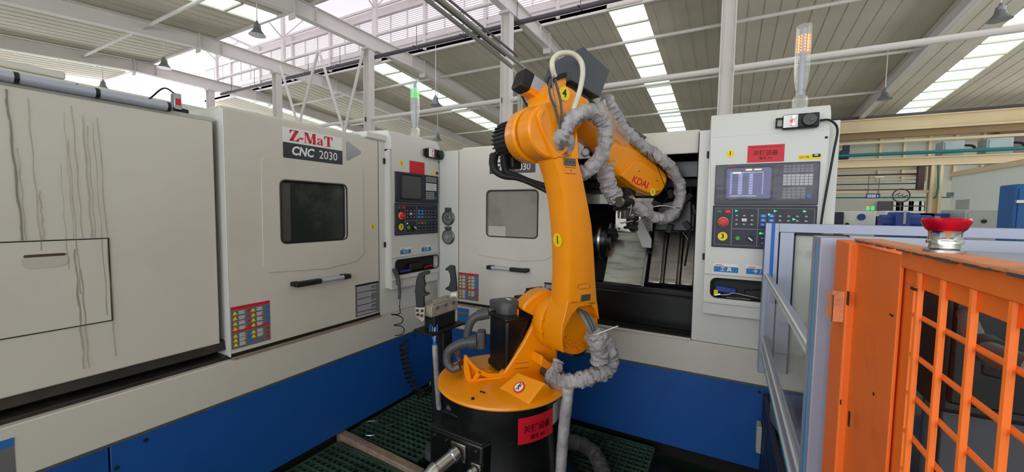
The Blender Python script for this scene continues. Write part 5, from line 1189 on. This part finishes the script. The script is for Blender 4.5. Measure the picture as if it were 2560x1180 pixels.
# wrist flange and gripper under the housing
slv('wrist_joint', [SP(1570, 470, .16), SP(1566, 490, .17), SP(1560, 505, .18)], .05, 9, 'black', .05)
gp = SP(1560, 515, .2)
gr = MB().obox(gp, AX, PX, UZ, .05, .045, .03).build('gripper', 'black_gloss', rb, .008, 2, 'black two-finger gripper with steel fittings')
MB().cyl(SP(1553, 503, .26), SP(1578, 508, .26), .028, 18).build('gripper_cylinder', 'black_gloss', gr)
MB().cyl(SP(1546, 505, .27), SP(1552, 504, .27), .03, 18).build('gripper_ring', 'steel_dirty', gr)
MB().obox(SP(1566, 535, .22), PX, AX, UZ, .045, .03, .028).build('gripper_body', 'casting', gr, .006)
MB().obox(SP(1581, 552, .22), PX, AX, UZ, .035, .02, .03).build('gripper_body', 'black', gr, .006)
MB().prism([SP(x, y, .24) for x, y in ((1580, 552), (1590, 550), (1597, 575), (1589, 580), (1582, 572), (1572, 573), (1570, 567), (1580, 564))], -AX*.04).build('gripper_finger', 'black', gr, .003)
MB().cyl(SP(1551, 530, .24), SP(1548, 572, .24), .0035, 8).build('feeler_rod', 'steel', gr); MB().cyl(SP(1546, 571, .24), SP(1550, 571, .24), .005, 8).build('rod_tip', 'black', gr)
MB().cyl(SP(1553, 558, .26), SP(1582, 552, .26), .005, 8).build('gripper_pin', 'steel', gr); MB().tube(spline([SP(1590, 555, .26), SP(1598, 550, .26), SP(1600, 542, .26)], 3), .005, 8).build('gripper_hose', 'steel', gr)
for x, y in ((1524, 500), (1530, 508), (1576, 540), (1570, 520)): MB().cyl(SP(x, y, .27), SP(x+6, y-3, .27), .008, 10).build('gripper_fitting', 'steel', gr)
MB().tube(spline([SP(1568, 500, .27), SP(1576, 505, .28), SP(1578, 520, .28), SP(1574, 540, .27)], 5), .006, 8).build('gripper_hose', 'steel_dirty', gr)
# a white round fitting seen between arm and sleeve
MB()._lathe(SP(1462, 383, .12), (-PX*.3-AX*-.4), [(.024, 0), (.024, .04), (.018, .05)], 18).build('sensor_head', 'alu_plain', rb); MB().tube(spline([SP(1462, 360, .12), SP(1470, 378, .12), SP(1480, 388, .12)], 4), .012, 8).build('sensor_lead', 'black', rb)
# lower hose bundle
for k in range(5):
    P = [SP(1443+4*k, 772+2*k, .30), SP(1456+4*k, 790, .36), SP(1468+4*k, 812, .40), SP(1480+3*k, 838, .41)]
    MB().tube(spline(P, 6), .010, 10).build('arm_cable', ('hose_grey', 'motor_grey')[k % 2], rb)
slv('cable_sleeve', [SP(1480, 832, .41), SP(1492, 855, .42), SP(1500, 880, .42), SP(1498, 905, .41)], .046, 11, 'fabric', .18)
slv('cable_sleeve', [SP(1490, 835, .41), SP(1512, 855, .42), SP(1527, 885, .42), SP(1525, 912, .41), SP(1500, 935, .39), SP(1465, 945, .36), SP(1430, 955, .32), SP(1395, 955, .27), SP(1365, 945, .22)], .044, 12, 'fabric', .24)
slv('cable_sleeve', [SP(1372, 945, .24), SP(1390, 922, .22), SP(1395, 905, .2)], .03, 13, 'fabric', .25)
MB().cyl(SP(1485, 838, .44), SP(1545, 815, .50), .003, 6).build('cable_tie', 'print_white', rb)
MB().cyl(SP(1440, 950, .36), SP(1457, 972, .38), .0025, 6).build('cable_tie', 'print_white', rb); MB().cyl(SP(1505, 842, .42), SP(1498, 846, .44), .006, 8).build('cable_tie', 'black', rb)
slv('hose_sleeve', [SP(1420, 968, .34), SP(1418, 1000, .34), SP(1412, 1050, .33), SP(1406, 1110, .32), SP(1402, 1170, .31), SP(1400, 1230, .3)], .030, 15, 'fabric', .08, 'grey hose sleeve hanging down the pedestal')
h2 = thing('floor_hose', 'dark grey cloth-wrapped hose lying on the right grating beside the pedestal', 'hose', tuple(ZP(1470, 1150, .08)))
sleeve(MB(), [ZP(1395, 1105, .12), ZP(1425, 1105, .11), ZP(1455, 1112, .10), ZP(1480, 1130, .10), ZP(1497, 1155, .10), ZP(1508, 1185, .10), ZP(1512, 1230, .1)], .045, 21, .15).build('sleeve', 'fabric_dark', h2)

# ================================================================ workpiece stand left of the robot
t = thing('workpiece_stand', 'black stand with two curved jaws and a steel slide between lathe and robot', 'stand', tuple(DP(1095, 1010, 2.805)-V((0, 0, 0))))
def DD(x, y, d): return DP(x, y, d)
fwd = V((FW.x, FW.y, 0)).normalized()
def flat(pts, d, name, m, th=.03, bev=.004, par=None): return MB().prism([DP(x, y, d) for x, y in pts], fwd*th).build(name, m, par or t, bev)
flat([(1040, 700), (1046, 684), (1060, 679), (1073, 677), (1074, 684), (1062, 688), (1060, 695), (1063, 712), (1060, 722), (1063, 731), (1073, 733), (1072, 737), (1060, 742), (1060, 768), (1040, 768), (1038, 735), (1037, 730)], 2.552, 'curved_jaw', 'black')
flat([(1113, 672), (1125, 663), (1137, 665), (1141, 700), (1143, 728), (1128, 730), (1113, 724), (1113, 721), (1122, 716), (1126, 700), (1124, 685), (1120, 676), (1114, 677)], 2.750, 'curved_jaw', 'black')
flat([(1038, 768), (1062, 768), (1062, 800), (1056, 806), (1038, 793)], 2.563, 'jaw_bracket', 'slide_metal')
for x, y in ((1043, 776), (1044, 787), (1055, 777), (1054, 789)): MB().cyl(DP(x, y, 2.563), DP(x, y, 2.552), .009, 12).build('bracket_hole', 'black', t)
flat([(1126, 733), (1142, 731), (1143, 812), (1128, 808)], 2.750, 'end_plate', 'sticker_white', .02)
aa, bb = DP(1066, 770, 2.574), DP(1132, 750, 2.750); dd = (bb-aa).normalized(); hh = (bb-aa).length/2; nn_ = V((-dd.y, dd.x, 0)).normalized()
MB().obox((aa+bb)/2-UZ*.02, dd, nn_, UZ, hh, .05, .035).build('slide_block', 'slide_metal', t, .004)
for k in (-1, 1): MB().obox((aa+bb)/2+UZ*.02+nn_*.035*k, dd, nn_, UZ, hh*.9, .012, .012).build('slide_rail', 'slide_metal', t, .002)
MB().obox((aa+bb)/2+UZ*.025, dd, nn_, UZ, hh*.5, .02, .012).build('slide_clamp', 'slide_metal', t, .002)
for k in range(3): c = (aa+bb)/2+dd*hh*(-.6+.6*k)-nn_*.05; MB().cyl(c, c-nn_*.008, .012, 12).build('slide_bolt', 'steel', t)
MB().obox((aa+bb)/2-UZ*.10, dd, nn_, UZ, hh*.8, .05, .045).build('cylinder_body', 'black', t, .006)
MB().obox((aa+bb)/2-UZ*.155, dd, nn_, UZ, hh*1.3, .09, .008).build('base_plate', 'black', t, .003)
pc = (aa+bb)/2-UZ*.16+dd*.02
MB().box((pc.x-.05, pc.y-.05, .02), (pc.x+.05, pc.y+.05, pc.z)).build('post', 'black', t, .008)
MB().box((pc.x-.14, pc.y-.14, 0.0), (pc.x+.14, pc.y+.14, .02)).build('foot_plate', 'black', t, .004)
for k, m_ in enumerate(('key_blue', 'strip_cyan', 'hose_clear', 'key_blue')):
    P = [DP(1078+5*k, 808, 2.596), DP(1075+6*k, 828, 2.563), DP(1083+2*k, 848, 2.563), DP(1087, 862, 2.563)]
    MB().tube(spline(P, 5), .0045, 8).build('air_tube', m_, t)
MB().cyl(DP(1087, 852, 2.563), DP(1087, 864, 2.563), .012, 12).build('tube_tie', 'key_blue', t)
sleeve(MB(), [DP(1087, 862, 2.563), DP(1089, 900, 2.563), DP(1092, 940, 2.574), DP(1095, 985, 2.596), DP(1098, 1020, 2.640)], .018, 31, .1).build('tube_sleeve', 'fabric', t)
# dark coiled hose against the blue base, beyond the stand
P = []
ca, cb, cd_ = XP(1000, 850, -2.1), XP(1020, 960, -2.1), XP(1090, 930, -2.1)
base = spline([XP(1000, 850, -2.12), XP(1005, 900, -2.12), XP(1020, 950, -2.12), XP(1050, 985, -2.12), XP(1078, 950, -2.12), XP(1085, 910, -2.12)], 24)
for i, p in enumerate(base):
    a = i*1.15; P.append(p+V((.035+.03*sin(a), .03*cos(a), .02*sin(a))))
tag(MB().tube(P, .007, 6).build('coiled_hose', 'black_rubber'), 'black coiled hose hanging in front of the blue base behind the stand', 'hose')

# ================================================================ floor gratings
def grating(x0, y0, x1, y1, z, lab, cell=.045):
    t = thing('floor_grating', lab, 'grating', ((x0+x1)/2, (y0+y1)/2, z-.05), 0, 'green floor gratings around the robot')
    m = MB(); x = x0+cell
    while x < x1-.01: m.box((x-.0035, y0, z-.03), (x+.0035, y1, z)); x += cell
    y = y0+cell
    while y < y1-.01: m.box((x0, y-.0035, z-.028), (x1, y+.0035, z-.001)); y += cell
    o = m.build('grid_bars', 'grating', t); o['kind'] = 'stuff'
    for nm, a, b in (('edge_bar', (x0-.006, y0-.006, z-.05), (x1+.006, y0+.004, z+.002)), ('edge_bar', (x0-.006, y1-.004, z-.05), (x1+.006, y1+.006, z+.002)), ('edge_bar', (x0-.006, y0, z-.05), (x0+.004, y1, z+.002)), ('edge_bar', (x1-.004, y0, z-.05), (x1+.006, y1, z+.002))): MB().box(a, b).build(nm, 'grating', t)
    return t
grating(-2.18, 1.76, -1.58, 2.6, .05, 'floor grating left of the pedestal, behind the worn beam')
grating(-2.18, .7, -1.36, 1.66, .03, 'lower floor grating in front of the worn beam')
grating(-1.56, 2.28, -1.0, 2.6, .05, 'floor grating hidden behind the pedestal')
grating(-.98, 1.5, -.36, 2.6, .05, 'floor grating right of the pedestal by the blue base')
tag(MB().obox(((ZP(860, 1085, .05)+ZP(1040, 1175, .05))/2)-UZ*.03, (ZP(1040, 1175, .05)-ZP(860, 1085, .05)).normalized(), V((0, 1, 0)), UZ, .38, .028, .04).build('worn_beam', 'beam_worn', None, .006), 'worn brown steel beam between the two left gratings', 'beam')
for q in ([(900, 1062), (915, 1054), (935, 1052), (945, 1053)], [(968, 1064), (980, 1062), (992, 1056)], [(915, 1088), (926, 1089), (936, 1087)]):
    tag(MB().tube(spline([ZP(x, y, .058) for x, y in q], 4), .003, 5).build('metal_chip', 'steel'), {900: 'long curled metal chip on the left grating by the blue base', 968: 'short curled metal chip on the left grating near the pedestal', 915: 'small curled metal chip near the worn beam'}[q[0][0]], 'chip', 'curled metal chips on the grating')

# ================================================================ guard fence, orange cage
FX = .2
FZ = 1.503
def alu(t, name, a, b, bevel=.002): return MB().box(a, b).build(name, 'aluminium', t, bevel)
fe = thing('guard_fence', 'aluminium and clear plastic guard fence in front of the open lathe cabinet', 'fence', (FX, 1.8, 0))
Y1a, Y1b = 2.50, 2.56       # far post
Y2a, Y2b = 1.07, 1.13       # near post
alu(fe, 'post', (FX-.03, Y1a-.03, .70), (FX+.03, Y1b, FZ))
MB().box((FX-.0315, Y1a-.022, 1.22), (FX-.03, Y1a+.03, FZ-.002)).build('blue_strip', 'strip_blue', fe)
MB().box((FX-.004, Y1a-.0315, 1.22), (FX+.012, Y1a-.03, FZ)).build('blue_strip', 'strip_blue', fe)
alu(fe, 'post', (FX-.03, Y2a-.03, .1), (FX+.03, Y2b, FZ-.0))
MB().box((FX-.0315, Y2a+.0, .1), (FX-.03, Y2a+.012, FZ-.014)).build('blue_strip', 'strip_cyan', fe)
for z, th in ((1.238, .024), (.905, .08)):
    alu(fe, 'side_rail', (FX-.018, Y2b, z-th), (FX+.0, Y1a-.03, z))
    MB().box((FX-.024, Y2b, z-.004), (FX-.018, Y1a-.03, z)).box((FX-.024, Y2b, z-th), (FX-.018, Y1a-.03, z-th+.004)).build('rail_lip', 'sticker_white', fe)
MB().box((FX-.0245, Y2b, .812), (FX-.018, Y1a-.03, .820)).build('blue_strip', 'strip_cyan', fe)
MB().box((FX-.012, Y2b, .905), (FX-.006, Y1a-.03, 1.214)).build('side_pane', 'acrylic_clear', fe, 0, 2, 'hazy clear plastic pane')
# rear rail and panel running right
YF = 2.50
alu(fe, 'top_rail', (FX+.03, YF-.03, FZ-.045), (2.6, YF+.03, FZ))
alu(fe, 'inner_post', (FX+.035, YF-.035, .72), (FX+.095, YF+.03, FZ-.046))
px_ = YP(2118, 600, YF).x
MB().box((px_, YF-.03, FZ-.11), (2.6, YF+.0, FZ-.053)).build('middle_rail', 'alu_plain', fe, .002)
MB().box((px_, YF-.02, .9), (2.6, YF-.01, FZ-.11)).build('rear_plate', 'aluminium', fe)
MB().box((FX+.095, YF-.01, .72), (px_, YF-.004, FZ-.05)).build('rear_pane', 'acrylic', fe, 0, 2, 'hazy smeared plastic pane')
for a_, b_ in (((FX+.095, YF-.036, FZ-.058), (px_, YF-.03, FZ-.05)), ((FX+.095, YF-.036, .72), (FX+.101, YF-.03, FZ-.05))): MB().box(a_, b_).build('pane_gasket', 'black_rubber', fe)
# second box section (table) in front, seen above the orange top plate
tb_ = thing('aluminium_bench', 'pale aluminium bench edge behind the red button', 'bench', (.9, 1.9, 0))
MB().box((.72, 1.55, 1.39), (2.4, 2.4, 1.405)).build('bench_top', 'alu_plain', tb_, .002)
MB().box((.72, 1.52, 1.31), (2.4, 1.55, 1.405)).build('bench_edge', 'aluminium', tb_, .002)
MB().box((.74, 1.56, -.02), (.78, 1.6, 1.39)).box((.74, 2.34, -.02), (.78, 2.38, 1.39)).build('bench_leg', 'aluminium', tb_)
MB().box((.72, 1.53, 1.20), (2.4, 1.545, 1.31)).build('front_apron', 'navy', tb_)
MB().box((FX+.06, 1.13, 1.44), (FX+.08, 1.15, 1.475)).build('blue_bracket', 'strip_blue', fe)
# chip conveyor / trough below the fence
cv = thing('chip_conveyor', 'dark navy chip conveyor with a grey belt at the right end of the open lathe', 'conveyor', (.45, 2.0, 0))
MB().box((.208, 1.55, -.02), (.66, 2.6, .40)).build('trough', 'navy', cv, .01)
MB().prism([(.235, 1.55, .45), (.235, 2.6, .53), (.235, 2.6, .40), (.235, 1.55, .40)], (.38, 0, 0)).build('belt', 'belt', cv, .004)
MB().box((.208, 1.55, .38), (.230, 2.6, .545)).build('side_rail', 'navy', cv, .004)
MB().box((.182, 2.5, .24), (.206, 2.58, .39)).build('connector_strip', 'far_grey', cv, .004)
t = thing('grey_tub', 'grey oval tub rim standing on the chip conveyor', 'tub', tuple(ZP(2000, 1040, .52)))
c = ZP(2010, 1030, .60); rim = []
for k in range(41):
    a = 2*pi*k/40; rim.append(c+V((.16*cos(a)+.02, .22*sin(a)-.02, 0)))
vs = []
for p in rim[:-1]:
    dvec = (p-c).normalized()
    for q in (p+V((0, 0, -.07)), p, p-dvec*.012, p-dvec*.012+V((0, 0, -.07))): vs.append(q)
fs = []
for k in range(40):
    for j in range(4): fs.append((4*k+j, 4*((k+1) % 40)+j, 4*((k+1) % 40)+(j+1) % 4, 4*k+(j+1) % 4))
MB().add(vs, fs).build('rim', 'tub', t)
MB().prism([p+V((0, 0, -.068)) for p in rim[:-1]], (0, 0, .006)).build('bottom', 'belt', t)
# orange mesh cage
og = thing('orange_cage', 'orange painted steel cage with a welded mesh side and worn top edge', 'cage', (FX+.1, .6, 0))
ZT = 1.502
MB().box((FX-.012, .90, .1), (FX+.06, 1.0, ZT)).build('corner_post', 'paint_orange', og, .003)
MB().box((FX-.0, .70, .1), (FX+.004, .905, ZT-.004)).build('wide_stile', 'paint_orange', og, .001)
tpz = ZT+.004
MB().box((FX-.006, -.4, tpz), (FX+.030, .90, tpz+.004)).build('top_plate', 'orange_worn', og, .001)
MB().box((FX+.0, -.4, ZT-.019), (FX+.004, .6995, tpz)).build('top_frame', 'paint_orange', og, .001)
MB().box((FX+.0065, -.4, ZT-.040), (FX+.009, .715, ZT-.010)).build('inner_frame', 'paint_orange', og, .001)
MB().box((FX+.0065, .674, .1), (FX+.009, .715, ZT-.0405)).build('inner_frame', 'paint_orange', og, .001)
yb = .648; k = 0
while yb > -.3:
    MB().cyl((FX+.004, yb, .1), (FX+.004, yb, ZT-.017), .0036, 8).build('mesh_bar', 'paint_orange', og); yb -= .0595; k += 1
zb_ = 1.427
while zb_ > .4:
    MB().cyl((FX+.0095, -.38, zb_), (FX+.0095, .702, zb_), .0030, 8).build('mesh_bar', 'paint_orange', og); zb_ -= .05
rr_ = random.Random(5); yy = -.3; ce_ = MB()
while yy < .88:
    w_ = rr_.uniform(.006, .03); ce_.box((FX-.0066, yy, tpz-.0012-rr_.uniform(0, .0012)), (FX-.0005, yy+w_, tpz+.0012)); yy += w_+rr_.uniform(.008, .03)
o = ce_.build('chipped_edge', 'motor_grey', og); o['kind'] = 'stuff'
for px_c, py_c, hy, hz in ((2143, 748, .006, .012), (2147, 1052, .004, .012), (2230, 788, .006, .0012), (2285, 722, .008, .0016), (2185, 985, .002, .002), (2124, 1010, .002, .004)):
    c = XP(px_c, py_c, FX); MB().obox(V((FX-.0125 if px_c < 2150 else FX-.0005, c.y, c.z)), (0, 1, 0), (1, 0, 0), UZ, hy, .0006, hz).build('paint_chip', 'black', og)
# latch
lp_ = XP(2107, 765, FX-.012)
MB().box((FX-.030, lp_.y-.012, lp_.z-.028), (FX-.012, lp_.y-.009, lp_.z+.028)).box((FX-.030, lp_.y-.012, lp_.z-.028), (FX-.027, lp_.y+.03, lp_.z+.022)).build('latch', 'orange_worn', og, .001)
# red push button on the top plate
bp_ = XP(2362, 600, FX+.012)
t = thing('push_button', 'red anodised mushroom push button on a steel collar', 'button', (FX+.012, bp_.y, tpz+.004))
c = V((FX+.012, bp_.y-.0, tpz+.003))
MB()._lathe(c, UZ, [(.017, 0), (.017, .004), (.013, .006), (.012, .010)], 28).build('base_nut', 'steel', t)
MB()._lathe(c, UZ, [(.012, .010), (.015, .011), (.015, .014),  (.0135, .015), (.0135, .023), (.0145, .025)], 28).build('collar', 'chrome', t)
MB()._lathe(c, UZ, [(.0145, .025), (.0165, .027), (.0198, .034), (.0200, .037), (.0188, .039), (.015, .0372), (.0, .0365)], 36).build('mushroom_head', 'red_metal', t)
# things behind the mesh
t = thing('control_box', 'black control box hanging behind the orange mesh', 'box', (FX+.16, .75, 1.2))
MB().box((FX+.10, .86, 1.24), (FX+.34, 1.0, 1.44)).build('case', 'black', t, .01)
MB().box((FX+.11, .852, 1.26), (FX+.33, .86, 1.43)).build('door', 'black_gloss', t, .004)
MB().box((FX+.15, .84, 1.33), (FX+.16, .852, 1.37)).build('handle', 'steel', t, .002)
t = thing('grey_cabinet', 'dark grey glossy cabinet inside the orange cage', 'cabinet', (FX+.6, 1.0, 0))
MB().box((FX+.14, 1.02, .0), (FX+1.6, 1.5, 1.3)).build('case', 'smoked', t, .01)
MB().box((FX+.16, 1.01, .1), (FX+.8, 1.02, 1.28)).build('door', 'box_grey', t, .004)
MB().box((FX+.82, 1.01, .1), (FX+1.55, 1.02, 1.28)).build('door', 'box_grey', t, .004)
MB().box((FX+.74, .99, .75), (FX+.76, 1.01, .95)).build('handle', 'steel', t, .003)
t = thing('grey_hose', 'thick grey rubber hose passing through the mesh with a clamp', 'hose', tuple(DP(2480, 880, .45)))
MB().tube(spline([DP(2385, 690, .72), DP(2400, 745, .66), DP(2420, 800, .58), DP(2440, 850, .5), DP(2475, 880, .44), DP(2530, 905, .40), DP(2600, 925, .37)], 8), 0, 14, True, [.009+.004*i/48 for i in range(49)]).build('hose_body', 'casting', t)
MB().cyl(DP(2462, 868, .46), DP(2485, 884, .44), .016, 16).build('hose_clamp', 'black_rubber', t)
MB().obox(DP(2490, 915, .45), AX, PX, UZ, .010, .01, .012).build('clamp_tail', 'black_rubber', t, .003)
